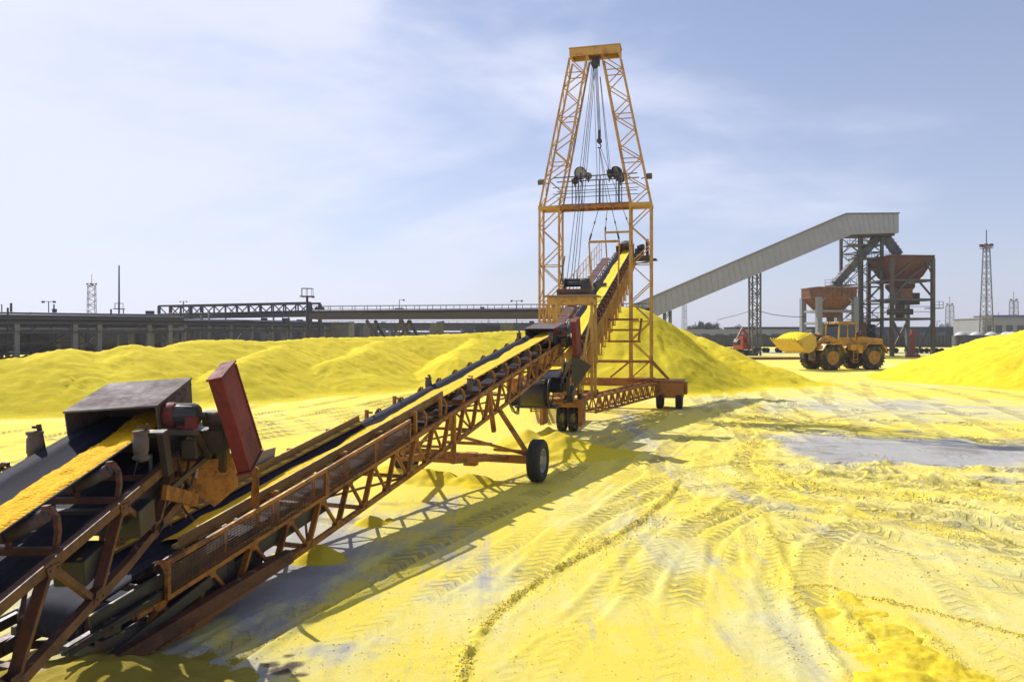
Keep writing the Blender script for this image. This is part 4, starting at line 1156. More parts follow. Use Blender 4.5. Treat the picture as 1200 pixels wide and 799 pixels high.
mb.obj('winch_gantry', M['crane'], cr)
mb = MB(); mb.box((gx + .02, gy, 4.71), (1.95, 1.25, .05)); mb.obj('gantry_deck', M['greybd'], cr, bevel=.005)
mb = MB(); mb.box((gx + .1, gy, 4.83), (1.2, .8, .18)); mb.bar((gx - .5, gy - .42, 4.9), (gx + .7, gy - .42, 4.9), .08, .12); mb.obj('winch_base', M['hopper'], cr, bevel=.01)
mb = MB()
mb.tube((gx - .25, gy, 5.16), (gx + .45, gy, 5.16), .10, 16); mb.lathe([(.001, 0), (.24, 0), (.24, .05), (.12, .06)], (gx - .28, gy, 5.16), (1, 0, 0), 20)
mb.lathe([(.10, 0), (.22, .02), (.22, .32), (.10, .36), (.001, .36)], (gx + .32, gy, 5.16), (1, 0, 0), 20); mb.box((gx + .0, gy + .2, 5.3), (.75, .3, .14)); mb.box((gx + .55, gy - .1, 5.02), (.3, .4, .2))
mb.obj('winch', M['black'], cr, bevel=.01)
mb = MB(); p = locp(700, 333.5, 28.6)
mb.lathe([(.001, -.22), (.17, -.2), (.17, .16), (.1, .2), (.001, .2)], p, (.3, -1, 0), 18); mb.box(p + V((.2, .1, .0)), (.25, .3, .12)); mb.bar(p + V((0, 0, -.1)), p + V((-.15, .05, -.6)), .06, .06)
mb.obj('limit_motor', M['greyst'], cr)
# ropes
mb = MB(); tb = V((.02, 0, 15.95))
mb.box(tb + V((0, 0, -.1)), (.34, .3, .34)); mb.tube(tb + V((-.06, -.2, -.2)), tb + V((-.06, .2, -.2)), .16, 16); mb.obj('top_block', M['black'], cr, bevel=.02)
hk = V((.18, 0, 12.1))
mb = MB()
mb.box(hk + V((0, 0, .35)), (.12, .14, .5)); mb.tube(hk + V((0, -.08, .1)), hk + V((0, .08, .1)), .12, 14); mb.path([hk + V((0, 0, 0)), hk + V((.08, 0, -.12)), hk + V((.02, 0, -.24)), hk + V((-.08, 0, -.18))], .03, 6)
mb.obj('hook_block', M['black'], cr)
def rope(a, b, r=.014, n=6, sag=0):
    mb = MB(); a, b = V(a), V(b); pts = [a.lerp(b, k / n) - V((0, 0, sag * math.sin(PI * k / n))) for k in range(n + 1)]
    mb.path(pts, r, 5); mb.obj('wire_rope', M['cable'], cr)
for dx in (-.05, 0, .05): rope(tb + V((dx, 0, -.2)), hk + V((dx, 0, .55)), .016)
# long ropes from the top block to the winch
for px, py in ((664, 331), (669, 330), (672.5, 326), (676.5, 329)):
    rope(tb + V((-.1 + (px - 670) * .012, 0, -.25)), locp(px, py, 28.4), .014)
rope(tb + V((-.12, 0, -.2)), locp(700, 210, 35.3), .012); rope(locp(714, 206, 35), locp(703, 90, 35.2), .014); rope(locp(716, 206, 35), locp(703.5, 90, 35.2), .012)
BX = lambda D: 1.15 + (D - 24.2) * .2592
BZ = lambda D: 2.1 + .289 * (D - 24.2)
hoops = []
for D, zt, w in ((36.8, 7.75, 1.46), (42.4, 8.95, 1.46)):
    x = BX(D); e = V((math.cos(math.radians(14.5)), -math.sin(math.radians(14.5)), 0))
    L = V((x, D, 0)) - e * w / 2; R = V((x, D, 0)) + e * w / 2
    hoops.append((loc(L.x, L.y, zt), loc(R.x, R.y, zt)))
# slings with turnbuckles
for i, (a, b) in enumerate(((hoops[0][0], locp(703, 240, 35.3)), (hoops[0][1], locp(716, 240, 35.3)), (hoops[1][0], locp(712, 240, 35.3)), (hoops[1][1], locp(728, 240, 35.3)))):
    rope(a, b, .016); rope(b, hk + V((.0, 0, -.2)) if i < 3 else hk + V((.05, 0, -.2)), .013)
    mb = MB(); mb.tube(a.lerp(b, .06), a.lerp(b, .22), .045, 8); mb.tube(a.lerp(b, .5), a.lerp(b, .56), .035, 8); mb.obj('turnbuckle', M['black'], cr)
# loose power cable along the left leg
rope(locp(662, 300, 35.6), locp(650, 372, 35.6), .03); rope(locp(692, 72, 35.5), locp(660, 215, 35.8), .02, sag=.15)

# boom conveyor
def bw(D): return V((BX(D), D))
L_ = math.hypot(.2592, 1)
AB = -math.atan(.2592)
bo = thing('boom_conveyor', 'steep raised boom conveyor passing through the portal crane above the tall cone', 'conveyor', (BX(24.2), 24.2, 0), AB, 'belt conveyors in the chain')
SB = 21.8 * L_
z2 = lambda s: 2.1 + .289 / L_ * s
belt_parts(bo, z2, -.2, SB, hw=.40, rp=.24, mat_load='load2', idl=.72, bracket='orange', load_label='bright yellow sulphur riding up the raised boom belt', load_rng=(.5, SB - .05), load_h=.04, loadw=(-.16, .33))
frame_parts(bo, z2, 0, SB, lambda s: .55 + .3 * math.sin(min(1, s / SB) * PI), u=.6, pan=.8, m='crane', wt=.09, wb=.05, off=-.34)
hood_parts(bo, z2, SB - .75, SB + .25, hw=.5, top=.32, side=.7, m='orange')
mb = MB()   # round hood top
n = 12
for k in range(n):
    a0, a1 = PI * k / n, PI * (k + 1) / n
    s = SB - .75
    p = lambda a, ss: V((.46 * math.cos(a), ss, z2(ss) + .12 + .36 * math.sin(a)))
    mb.prism([p(a0, s), p(a1, s), p(a1, SB + .2), p(a0, SB + .2)], (0, 0, .015))
mb.obj('hood_cover', M['black'], bo)
zz = z2(SB - .4)
mb = MB(); mb.lathe([(.001, -.2), (.15, -.2), (.17, .2), (.05, .25)], (.95, SB - .7, zz + .15), (1, 0, 0), 16); mb.box((.85, SB - .3, zz - .1), (.5, .5, .35)); mb.obj('drive_motor', M['black'], bo)
mb = MB(); mb.box((1.32, SB - .4, zz + .1), (.14, .6, 1.0), rotx(.3)); mb.obj('drive_guard', M['redguard'], bo, bevel=.01)
mb = MB(); mb.box((1.15, SB - .7, zz - .62), (1.5, 1.2, .05)); mb.bar((.55, SB - 1.2, zz - .68), (1.9, SB - 1.2, zz - .68), .08, .1); mb.bar((.6, SB - 1.2, zz - .9), (1.85, SB - 1.2, zz - .70), .06, .06)
mb.box((1.1, SB - 1.1, zz - .5), (.9, .3, .2)); mb.obj('service_platform', M['dark'], bo)
# hoops on the boom
for D, zt, w in ((36.8, 7.75, 1.46), (42.4, 8.95, 1.46)):
    s = (D - 24.2) * L_
    mb = MB(); mb.bar((-w / 2, s, zt), (w / 2, s, zt), .09, .11)
    for sx in (-1, 1): mb.bar((sx * w / 2, s, zt), (sx * .62, s + .25, z2(s) - .5), .07, .07)
    mb.obj('lifting_hoop', M['crane'], bo)
# left walkway with railing
mb = MB()
s = 5.0
mb.bar((-1.02, 5.0, z2(5) - .32), (-1.02, SB - 1, z2(SB - 1) - .32), .42, .04); 
while s < SB - 1: mb.bar((-.6, s, z2(s) - .35), (-1.3, s, z2(s) - .30), .05, .05); s += 1.6
mb.obj('walkway_deck', M['brick'], bo)
mb = MB(); s = 8.0
while s < SB - 1:
    mb.bar((-1.28, s, z2(s) - .28), (-1.28, s, z2(s) + .75), .03, .03); s += .95
for dz in (.3, .74): mb.bar((-1.28, 8, z2(8) + dz), (-1.28, SB - 1.2, z2(SB - 1.2) + dz), .028, .028)
mb.obj('railing', M['crane'], bo)
mb = MB()   # hanging posts and access rungs below the right side
s = 2.0
while s < SB - 2.5:
    t = s / SB; hgt = .95 + .25 * math.sin(t * PI)
    mb.bar((.66, s, z2(s) - .25), (.66, s, z2(s) - .3 - hgt), .07, .07)
    mb.bar((.66, s, z2(s) - .3 - hgt), (.66, s + .7, z2(s) - .3 - hgt), .06, .06); mb.bar((.66, s + .7, z2(s + .7) - .3), (.66, s + .7, z2(s) - .3 - hgt), .04, .04)
    s += 1.15
mb.obj('side_ladder', M['crane'], bo)
mb = MB()   # support trestle frames under the boom
for D, zl in ((33.5, 3.95), (34.0, 3.5), (34.4, 3.0)):
    s = (D - 24.2) * L_; mb.bar((.5, s, zl), (1.95, s, zl), .08, .09); mb.bar((-.6, s, zl), (.5, s, zl), .06, .06)
s = 9.8 * L_; mb.bar((1.9, s, 3.0), (2.0, s + .3, 4.0), .08, .08); mb.bar((.62, s, 3.0), (.62, s, z2(s) - .8), .08, .08); mb.bar((-.62, s, 3.0), (-.62, s, z2(s) - .8), .08, .08)
mb.obj('support_frame', M['orange'], bo)
mb = MB()   # tail feed box and side plates
mb.prism([(.5, -.5, z2(-.5) - .15), (.5, 1.6, z2(1.6) - .1), (.62, 1.6, z2(1.6) + .35), (.62, -.4, z2(-.5) + .45)], (.02, 0, 0))
mb.prism([(-.5, -.5, z2(-.5) - .15), (-.5, 1.6, z2(1.6) - .1), (-.62, 1.6, z2(1.6) + .35), (-.62, -.4, z2(-.5) + .45)], (-.02, 0, 0))
mb.bar((.62, -.6, z2(0) - .85), (.62, 2.6, z2(2.6) - 1.0), .1, .14); mb.bar((-.62, -.6, z2(0) - .85), (-.62, 2.6, z2(2.6) - 1.0), .1, .14)
mb.bar((.62, 2.2, z2(2.2) - .4), (.62, 2.2, 1.1), .14, .14); mb.bar((-.62, 2.2, z2(2.2) - .4), (-.62, 2.2, 1.1), .14, .14)
mb.bar((.7, -.4, z2(0) - .1), (.7, -.3, 1.2), .1, .1); mb.box((.75, -.1, 1.45), (.16, .5, .3), rotx(.5))
mb.obj('feed_hopper', M['dark'], bo)
mb = MB()
mb.lathe([(.001, -.46), (.40, -.46), (.42, -.42), (.42, .30), (.40, .34), (.001, .34)], (-.28, -.55, 1.50), (1, 0, 0), 28)
for k in (-.47, .44):
    mb.lathe([(.42, k), (.45, k), (.45, k + .03), (.30, k + .03)], (-.28, -.55, 1.52), (1, 0, 0), 28)
mb.box((-.28, -.2, 1.06), (1.3, .9, .06)); mb.obj('cable_drum', M['black'], bo)
# ------------------------------------------------------------------ wheel loader
YW = math.radians(17)
LS = 1.06
lo = thing('wheel_loader', 'large yellow wheel loader with raised bucket full of sulphur in front of the hoppers', 'loader', (wx(986.5, 73.2), 73.2, 0), math.pi + YW)
lo.scale = (LS,) * 3
# local: +x forward, +y left side (far side from the camera is -y)
for x, nm in ((2.2, 1), (-2.2, 1)):
    for sy in (-1, 1):
        e = wheel_parts(lo, (x, sy * 1.22, 1.08), 1.08, .78, lug=True, rim='rimy', rub='rubberdust'); e.rotation_euler = (0, 0, PI / 2)
mb = MB()   # front frame
mb.box((2.1, 0, 1.25), (2.2, 1.0, .9)); mb.box((1.2, 0, 1.7), (.9, 1.1, 1.0)); mb.prism([(1.4, -.5, 1.8), (2.6, -.5, 1.7), (2.3, -.5, 2.9), (1.9, -.5, 3.0)], (0, .16, 0)); mb.prism([(1.4, .34, 1.8), (2.6, .34, 1.7), (2.3, .34, 2.9), (1.9, .34, 3.0)], (0, .16, 0))
mb.tube((2.2, -1.2, 1.08), (2.2, 1.2, 1.08), .26, 12); mb.obj('front_frame', M['dark'], lo, bevel=.03)
mb = MB(); mb.box((-1.4, 0, 1.45), (3.4, 1.2, .75)); mb.box((-3.3, 0, 1.75), (.7, 2.3, 1.0)); mb.tube((-2.2, -1.2, 1.08), (-2.2, 1.2, 1.08), .24, 12); mb.box((-.2, 0, 1.5), (1.0, .9, .8)); mb.obj('rear_frame', M['dark'], lo, bevel=.03)
mb = MB()   # engine hood
mb.prism([(-3.75, -.85, 2.1), (-.9, -.85, 2.1), (-.9, -.85, 2.85), (-1.3, -.85, 2.95), (-3.75, -.85, 2.72)], (0, 1.7, 0)); mb.box((-3.6, 0, 1.75), (.5, 2.5, .6))
mb.obj('engine_cover', M['loader'], lo, bevel=.05)
mb = MB()
for y in (-.4, .35): mb.lathe([(.001, 0), (.17, 0), (.19, .1), (.19, .42), (.14, .5), (.001, .52)], (-1.5, y, 2.9), (0, 0, 1), 14)
mb.tube((-2.1, 0, 2.8), (-2.1, 0, 3.45), .09, 10); mb.box((-1.2, 0, 3.0), (.5, 1.0, .3)); mb.tube((-1.0, -.7, 2.95), (-1.0, .7, 2.95), .18, 12)
mb.obj('air_filter', M['hopper'], lo)
for x, nm in ((2.2, 0), (-2.2, 0)):
    for sy in (-1, 1):
        mb = MB(); y = sy * 1.22
        pts = [(x + 1.15, 1.75), (x + .75, 2.28), (x - .8, 2.28), (x - 1.35, 1.5)]
        for p, q in zip(pts[:-1], pts[1:]): mb.bar((p[0], y, p[1]), (q[0], y, q[1]), .86, .06, (0, 0, 1) if abs(p[1] - q[1]) < .1 else (1, 0, .3))
        mb.obj('fender', M['loader'], lo, bevel=.01)
for sy in (-1, 1):
    mb = MB(); y = sy * 1.3
    mb.box((-.35, y, 1.98), (1.3, .5, .5)); mb.box((-.75, y, 1.62), (.5, .46, .3)); mb.obj('side_tank', M['loader'], lo, bevel=.03)
    mb = MB()
    for z in (.65, .95, 1.25, 1.55, 1.85): mb.box((-.15, sy * 1.52, z), (.45, .14, .04))
    for dx in (-.38, .08): mb.bar((dx, sy * 1.55, .6), (dx, sy * 1.55, 2.2), .04, .05)
    mb.obj('ladder', M['loader'], lo)
# cab
mb = MB(); a = .82
zr = 4.05
for x, y in ((.95, -a), (.95, a), (.12, -a), (.12, a), (-.75, -a), (-.75, a)): mb.bar((x + (.12 if x > .5 else 0), y, 2.25), (x, y, zr), .12, .12)
mb.box((.1, 0, 2.35), (1.95, 1.76, .5)); mb.box((-.76, 0, 2.9), (.1, 1.7, .8)); mb.box((.1, -a, 2.72), (1.7, .08, .3)); mb.box((.1, a, 2.72), (1.7, .08, .3))
mb.obj('cab', M['loader'], lo, bevel=.02)
mb = MB(); mb.box((.08, 0, zr + .06), (2.05, 1.95, .14)); mb.box((.1, 0, zr + .18), (1.5, 1.3, .1)); mb.obj('cab_roof', M['loader'], lo, bevel=.03)
for nm, c, s_ in (('window', (1.0, 0, 3.2), (.03, 1.5, 1.35)), ('window', (.52, -a, 3.4), (.72, .03, 1.15)), ('window', (.52, a, 3.4), (.72, .03, 1.15)), ('window', (-.32, -a, 3.4), (.72, .03, 1.15)), ('window', (-.32, a, 3.4), (.72, .03, 1.15)), ('window', (-.76, 0, 3.65), (.03, 1.5, .6))):
    mb = MB(); mb.box(c, s_); mb.obj(nm, M['glass'], lo)
mb = MB(); mb.bar((1.05, -1.0, 3.9), (1.35, -1.35, 3.2), .04, .04); mb.box((1.35, -1.38, 3.1), (.05, .25, .4)); mb.obj('mirror', M['loader'], lo)
mb = MB()
for y in (-.5, .5): mb.lathe([(.001, 0), (.12, 0), (.14, .08), (.001, .1)], (1.05, y, zr + .1), (1, 0, 0), 12)
mb.obj('work_light', M['rim'], lo)
# lift arms
for sy in (-1, 1):
    mb = MB(); y = sy * .62
    pts = [(1.15, 2.75), (1.9, 3.02), (2.7, 2.85), (3.5, 2.15), (4.35, 1.95), (4.35, 1.65), (3.5, 1.75), (2.6, 2.3), (1.8, 2.5), (1.15, 2.35)]
    mb.prism([(px, y - .09, z) for px, z in pts], (0, .18, 0)); mb.obj('lift_arm', M['loader'], lo, bevel=.02)
    mb = MB(); mb.tube((1.9, y * .72, 1.4), (2.9, y * .72, 2.1), .11, 10); mb.tube((2.9, y * .72, 2.1), (3.4, y * .72, 2.2), .06, 10); mb.obj('lift_cylinder', M['greyst'], lo)
mb = MB(); mb.prism([(3.3, -.12, 2.0), (3.65, -.12, 2.0), (3.9, -.12, 3.3), (3.6, -.12, 3.4)], (0, .24, 0)); mb.prism([(3.15, -.4, 2.6), (3.4, -.4, 2.4), (3.7, -.4, 3.35), (3.4, -.4, 3.4)], (0, .15, 0)); mb.tube((1.9, 0, 2.9), (3.5, 0, 3.2), .1, 10); mb.tube((3.7, -.6, 2.0), (3.7, .6, 2.0), .16, 10); mb.obj('tilt_linkage', M['hopper2'], lo, bevel=.02)
# bucket: rolled back, mouth up and forward
bk = MB(); hw = 1.65
prof = [(6.15, 2.55), (5.3, 1.75), (4.75, 1.55), (4.3, 1.75), (4.05, 2.2), (4.1, 2.85), (4.5, 3.25)]
inner = [(6.12, 2.62), (5.3, 1.86), (4.78, 1.66), (4.38, 1.84), (4.15, 2.24), (4.2, 2.82), (4.55, 3.18)]
for i in range(len(prof) - 1):
    p, q, pi, qi = prof[i], prof[i + 1], inner[i], inner[i + 1]
    bk.prism([(p[0], -hw, p[1]), (q[0], -hw, q[1]), (qi[0], -hw, qi[1]), (pi[0], -hw, pi[1])], (0, 2 * hw, 0))
for sy in (-1, 1):
    bk.prism([(x, sy * hw, z) for x, z in prof], (0, sy * .06, 0))
for k in range(6): bk.prism([(5.3, -1.5 + k * .6, 1.72), (4.75, -1.5 + k * .6, 1.50), (4.3, -1.5 + k * .6, 1.70), (4.75, -1.5 + k * .6, 1.56)], (0, .06, 0))
b_ = bk.obj('bucket', M['bucket'], lo)
bk = MB()
for k in range(9):
    y = -1.6 + k * .4; bk.prism([(6.05, y - .07, 2.42), (6.38, y - .03, 2.78), (6.34, y - .03, 2.82), (6.02, y - .07, 2.58)], (0, .13, 0))
bk.obj('bucket_tooth', M['bucket'], b_)
# sulphur heaped in the bucket
nn = 18
mb = MB(); mb.smooth = True
for i in range(nn + 1):
    for j in range(nn + 1):
        u, v_ = i / nn, j / nn
        x = lerp(4.45, 6.05, u); y = lerp(-1.62, 1.62, v_); zl = lerp(3.12, 2.55, u)
        h = .42 * (math.sin(PI * u) ** .6) * (math.sin(PI * v_) ** .5) + .05 * random.random()
        mb.v.append(V((x, y, zl + h)))
for i in range(nn):
    for j in range(nn):
        a0 = i * (nn + 1) + j; mb.face([a0, a0 + nn + 1, a0 + nn + 2, a0 + 1], True)
for i in range(nn + 1):
    mb.v.append(V((lerp(4.45, 6.05, i / nn), -1.62, lerp(1.9, 2.5, i / nn)))); 
for i in range(nn + 1):
    mb.v.append(V((lerp(4.45, 6.05, i / nn), 1.62, lerp(1.9, 2.5, i / nn))))
o = mb.obj('sulphur_load', M['pile'], None); o.location = lo.location; o.rotation_euler = lo.rotation_euler; o.scale = lo.scale
tag(o, 'heaped yellow sulphur inside the raised loader bucket', 'sulphur load')

# ------------------------------------------------------------------ small excavator
ex = thing('excavator', 'small orange red excavator parked far behind the sulphur, beside the gallery trestle', 'excavator', (wx(874, 122), 122, 0), .5)
mb = MB()
for y in (-.9, .9):
    mb.prism([(-1.6, y - .25, .15), (-1.3, y - .25, 0), (1.3, y - .25, 0), (1.6, y - .25, .15), (1.6, y - .25, .6), (1.3, y - .25, .8), (-1.3, y - .25, .8), (-1.6, y - .25, .6)], (0, .5, 0))
mb.box((0, 0, .6), (1.4, 1.6, .5)); mb.obj('crawler_track', M['black'], ex, bevel=.04)
mb = MB(); mb.box((-.5, 0, 1.5), (2.4, 2.1, 1.1)); mb.box((.2, .55, 2.2), (1.3, .95, 1.5)); mb.obj('upper_body', M['excav'], ex, bevel=.06)
mb = MB(); mb.box((.86, .55, 2.35), (.04, .8, 1.0)); mb.box((.2, 1.04, 2.4), (1.0, .04, .9)); mb.obj('window', M['glass'], ex)
mb = MB(); mb.bar((.7, -.3, 1.6), (-.5, -.4, 3.6), .3, .45); mb.bar((-.5, -.4, 3.6), (-1.2, -.4, 4.3), .28, .35); mb.bar((-1.2, -.4, 4.3), (-2.4, -.5, 2.6), .22, .3); mb.tube((.9, -.3, 1.5), (.1, -.35, 3.0), .1, 8); mb.obj('boom', M['excav'], ex, bevel=.02)
mb = MB(); mb.prism([(-2.4, -.9, 2.7), (-2.8, -.9, 2.1), (-2.5, -.9, 1.6), (-2.0, -.9, 1.8), (-2.1, -.9, 2.3)], (0, .9, 0)); mb.obj('bucket', M['dark'], ex, bevel=.02)
# long red pipe lying on the ground next to it
mb = MB(); mb.bar((wx(830, 100), 100, .18), (wx(945, 101), 101, .18), .3, .3); mb.bar((wx(870, 100.8), 100.8, .12), (wx(940, 102), 102, .12), .2, .2)
tag(mb.obj('steel_girder', M['redpost']), 'red brown steel girders lying on the yard behind the loader bucket', 'girder')

# ------------------------------------------------------------------ covered gallery and its supports
DG = 120.0
ga = thing('conveyor_gallery', 'long grey sheet covered conveyor gallery sloping up to the hopper tower', 'gallery', (wx(985, DG), DG, 0))
xa, xb, xc = wx(690, DG), wx(986, DG), wx(1047, DG)
gl = lambda px, py: (wx(px, DG) - ga.location.x, wz(py, DG))
mb = MB(); wd = 3.2
p0t, p0b = gl(686, 382), gl(686, 405); p1t, p1b = gl(986, 253), gl(993, 276.5); p2t, p2b = gl(1047, 252.5), gl(1047, 274.5)
mb.prism([(p0b[0], -wd / 2, p0b[1]), (p1b[0], -wd / 2, p1b[1]), (p1t[0], -wd / 2, p1t[1]), (p0t[0], -wd / 2, p0t[1])], (0, wd, 0))
mb.obj('sloping_casing', M['gallery'], ga)
mb = MB(); mb.prism([(p1b[0] + .01, -wd / 2 - .06, p1b[1]), (p2b[0], -wd / 2 - .06, p2b[1]), (p2t[0], -wd / 2 - .06, p2t[1]), (p1t[0] - .01, -wd / 2 - .06, p1t[1])], (0, wd + .12, 0)); mb.obj('head_casing', M['gallery'], ga)
mb = MB()
for a_, b_ in ((p0t, p1t), (p1t, p2t)): mb.bar((a_[0], 0, a_[1] + .10), (b_[0] + (.1 if b_ is p2t else 0), 0, b_[1] + .10), wd + .5, .16)
mb.obj('roof', M['pipepale'], ga)
mb = MB(); k = 0
dx, dz = p1b[0] - p0b[0], p1b[1] - p0b[1]; Lg = math.hypot(dx, dz)
for k in range(1, 46):      # sheet joints
    t = k / 46; x = lerp(p0b[0], p1b[0], t); z = lerp(p0b[1], p1b[1], t); x2 = lerp(p0t[0], p1t[0], t); z2_ = lerp(p0t[1], p1t[1], t)
    mb.bar((x, -wd / 2 - .02, z), (x2, -wd / 2 - .02, z2_), .04, .07)
for k in range(1, 10):
    t = k / 10; mb.bar((lerp(p1b[0], p2b[0], t), -wd / 2 - .08, p2b[1]), (lerp(p1t[0], p2t[0], t), -wd / 2 - .08, p2t[1]), .04, .07)
mb.obj('sheet_joint', M['gallery'], ga)
mb = MB(); mb.box(((p1b[0] + p2b[0]) / 2 - .5, 0, p2b[1] - .25), (p2b[0] - p1b[0], wd - .3, .3)); mb.obj('floor_beam', M['dark'], ga)

def lat_tower(name, label, cat, x, y, h, w0, w1, n, mat, ch=.3, br=.14, group=None, rz=.3, z0_=0, parts=None):
    t = thing(name, label, cat, (x, y, 0), rz, group)
    mb = MB(); lattice(mb, (0, 0, z0_), (0, 0, h), w0, w1, n, ch, br); mb.obj('lattice_frame', M[mat], t)
    return t
lat_tower('gallery_trestle', 'tall lattice trestle under the middle of the grey gallery', 'trestle', wx(884.5, DG), DG, wz(320, DG), 1.3, 1.3, 12, 'steelfar', .22, .12, 'trestles under the gallery', .1)
lat_tower('gallery_trestle', 'short lattice trestle under the low end of the gallery, just above the tall cone', 'trestle', wx(782, DG), DG, wz(364, DG), .9, .9, 5, 'steelfar', .2, .1, 'trestles under the gallery', .1)

# transfer tower
tt = thing('transfer_tower', 'open steel tower with crossed bracing under the head of the grey gallery', 'tower', (wx(1010, 122), 122, 0))
cxs = [wx(px, 122) - tt.location.x for px in (992.5, 1001.5, 1017, 1027)]
mb = MB(); zt = wz(277, 122)
ys = (2.2, -1.8, 2.2, -1.8)
for x, y in zip(cxs, ys): mb.bar((x, y, 0), (x, y, zt), .42, .42)
mb.obj('column', M['greenst'], tt)
mb = MB()
def xb_(a, b, za, zb_):
    mb.bar((a[0], a[1], za), (b[0], b[1], zb_), .10, .10); mb.bar((b[0], b[1], za), (a[0], a[1], zb_), .10, .10); mb.bar((a[0], a[1], zb_), (b[0], b[1], zb_), .16, .16)
cs = [(cxs[0], 2.2), (cxs[1], -1.8), (cxs[3], -1.8), (cxs[2], 2.2)]
for i in range(4):
    a, b = cs[i], cs[(i + 1) % 4]
    nz = 7
    for k in range(nz): xb_(a, b, zt * k / nz, zt * (k + 1) / nz)
mb.obj('bracing', M['greenst'], tt)
def chute(parent, a, b, w, m, nm='chute'):
    mb = MB(); mb.bar(a, b, w, w); d = (V(b) - V(a))
    for k in range(1, 6): c = V(a) + d * (k / 6); mb.bar(c - d.normalized() * .06, c + d.normalized() * .06, w + .2, w + .2)
    mb.obj(nm, M[m], parent, bevel=.02)
tl = lambda px, py, D=121: (wx(px, D) - tt.location.x, D - 122, wz(py, D))
chute(tt, tl(1030, 276), tl(979, 333, 120.5), 1.15, 'steelfar'); chute(tt, tl(1036, 276), tl(1053, 299), 1.15, 'steelfar')
for (xa_, xb2, py, D) in ((995, 1036, 287, 120.2), (1000, 1055, 302.5, 120.2), (975, 1003, 334, 119.5), (1001, 1028, 374, 119.5)):
    mb = MB(); a = tl(xa_, py, D); b = tl(xb2, py, D); mb.box(((a[0] + b[0]) / 2, a[1] + 1.2, a[2]), (b[0] - a[0], 3.0, .16))
    o = mb.obj('platform', M['steelfar'], tt)
    mb = MB()
    for yy in (-.25, 2.65):
        for dz in (.5, 1.0): mb.bar((a[0], a[1] + yy, a[2] + dz), (b[0], b[1] + yy, a[2] + dz), .05, .05)
        n = int((b[0] - a[0]) / 1.0) + 1
        for k in range(n + 1): x = lerp(a[0], b[0], k / n); mb.bar((x, a[1] + yy, a[2]), (x, a[1] + yy, a[2] + 1.05), .05, .05)
    mb.obj('railing', M['steelfar'], o)
mb = MB(); a = tl(1012, 408, 121); mb.box((a[0], 0, 2.6), (3.4, 2.6, 4.6)); mb.obj('control_booth', M['bluegrey'], tt)
mb = MB(); a = tl(1009.5, 388, 120); mb.box((a[0], -1.35, a[2] + .2), (2.2, .05, 2.4)); mb.obj('booth_panel', M['hopper2'], tt)

# hopper stations
def hopper_station(label, cx, D, w, dp, ztop, zrim, ztaper, zneck, hm, fm, legs, neck, deck, rz=0, ex=True, name='loading_hopper'):
    t = thing(name, label, 'hopper', (cx, D, 0), rz, 'loading hoppers beside the gallery')
    mb = MB()
    def fr(w1, d1, z1_, w2, d2, z2_, th=.08):
        A = [(-w1, -d1, z1_), (w1, -d1, z1_), (w1, d1, z1_), (-w1, d1, z1_)]; B = [(-w2, -d2, z2_), (w2, -d2, z2_), (w2, d2, z2_), (-w2, d2, z2_)]
        for i in range(4):
            j = (i + 1) % 4
            k = len(mb.v); mb.v += [V(A[i]), V(A[j]), V(B[j]), V(B[i])]; mb.face([k, k + 1, k + 2, k + 3], False)
    fr(w / 2, dp / 2, ztop, w / 2, dp / 2, zrim); fr(w / 2, dp / 2, zrim, neck, neck, ztaper); fr(neck, neck, ztaper, neck * .8, neck * .8, zneck)
    hp = mb.obj('bin', M[hm], t, solid=.08)
    mb = MB()      # stiffening ribs
    for k in range(9):
        u = -1 + 2 * k / 8
        for sy in (-1, 1):
            mb.bar((u * w / 2, sy * (dp / 2 + .05), ztop), (u * w / 2, sy * (dp / 2 + .05), zrim), .10, .12)
            mb.bar((u * w / 2, sy * (dp / 2 + .05), zrim), (u * neck, sy * (neck + .05), ztaper), .10, .10)
        for sx in (-1, 1):
            mb.bar((sx * (w / 2 + .05), u * dp / 2, ztop), (sx * (w / 2 + .05), u * dp / 2, zrim), .10, .12)
            mb.bar((sx * (w / 2 + .05), u * dp / 2, zrim), (sx * (neck + .05), u * neck, ztaper), .10, .10)
    for z in (ztop, zrim):
        for sy in (-1, 1): mb.bar((-w / 2 - .1, sy * (dp / 2 + .08), z), (w / 2 + .1, sy * (dp / 2 + .08), z), .16, .2)
        for sx in (-1, 1): mb.bar((sx * (w / 2 + .08), -dp / 2, z), (sx * (w / 2 + .08), dp / 2, z), .16, .2)
    mb.obj('stiffener', M[hm], hp)
    for sx in (-1, 1):
        for sy in (-1, 1):
            mb = MB(); mb.box((sx * (w / 2 - .1), sy * (dp / 2 - .1), zrim / 2), (legs, legs, zrim)); mb.obj('leg', M[fm], t)
    mb = MB()
    for z in deck:
        for sy in (-1, 1): mb.bar((-w / 2, sy * (dp / 2 - .1), z), (w / 2, sy * (dp / 2 - .1), z), .3, .34)
        for sx in (-1, 1): mb.bar((sx * (w / 2 - .1), -dp / 2, z), (sx * (w / 2 - .1), dp / 2, z), .3, .34)
    for sy in (-1, 1):
        y = sy * (dp / 2 - .12)
        mb.bar((-w / 2, y, deck[0]), (-w / 2 + 1.6, y, deck[0] + 1.6), .2, .2) if 0 else None
        mb.bar((-w / 2, y, zrim - 1.2), (-w / 2 + 1.1, y, zrim - .1), .2, .24); mb.bar((w / 2, y, zrim - 1.2), (w / 2 - 1.1, y, zrim - .1), .2, .24)
    mb.obj('cross_frame', M[fm], t)
    return t
hopper_station('smaller ochre loading hopper on a pale concrete frame above the loader cab', wx(979, 115.5), 118, 6.0, 5.0, wz(338, 118), wz(349, 118), wz(366, 118), wz(372, 118), 'hopper2', 'palewall', .75, 1.3, (wz(365, 118), wz(379, 118)), .12)
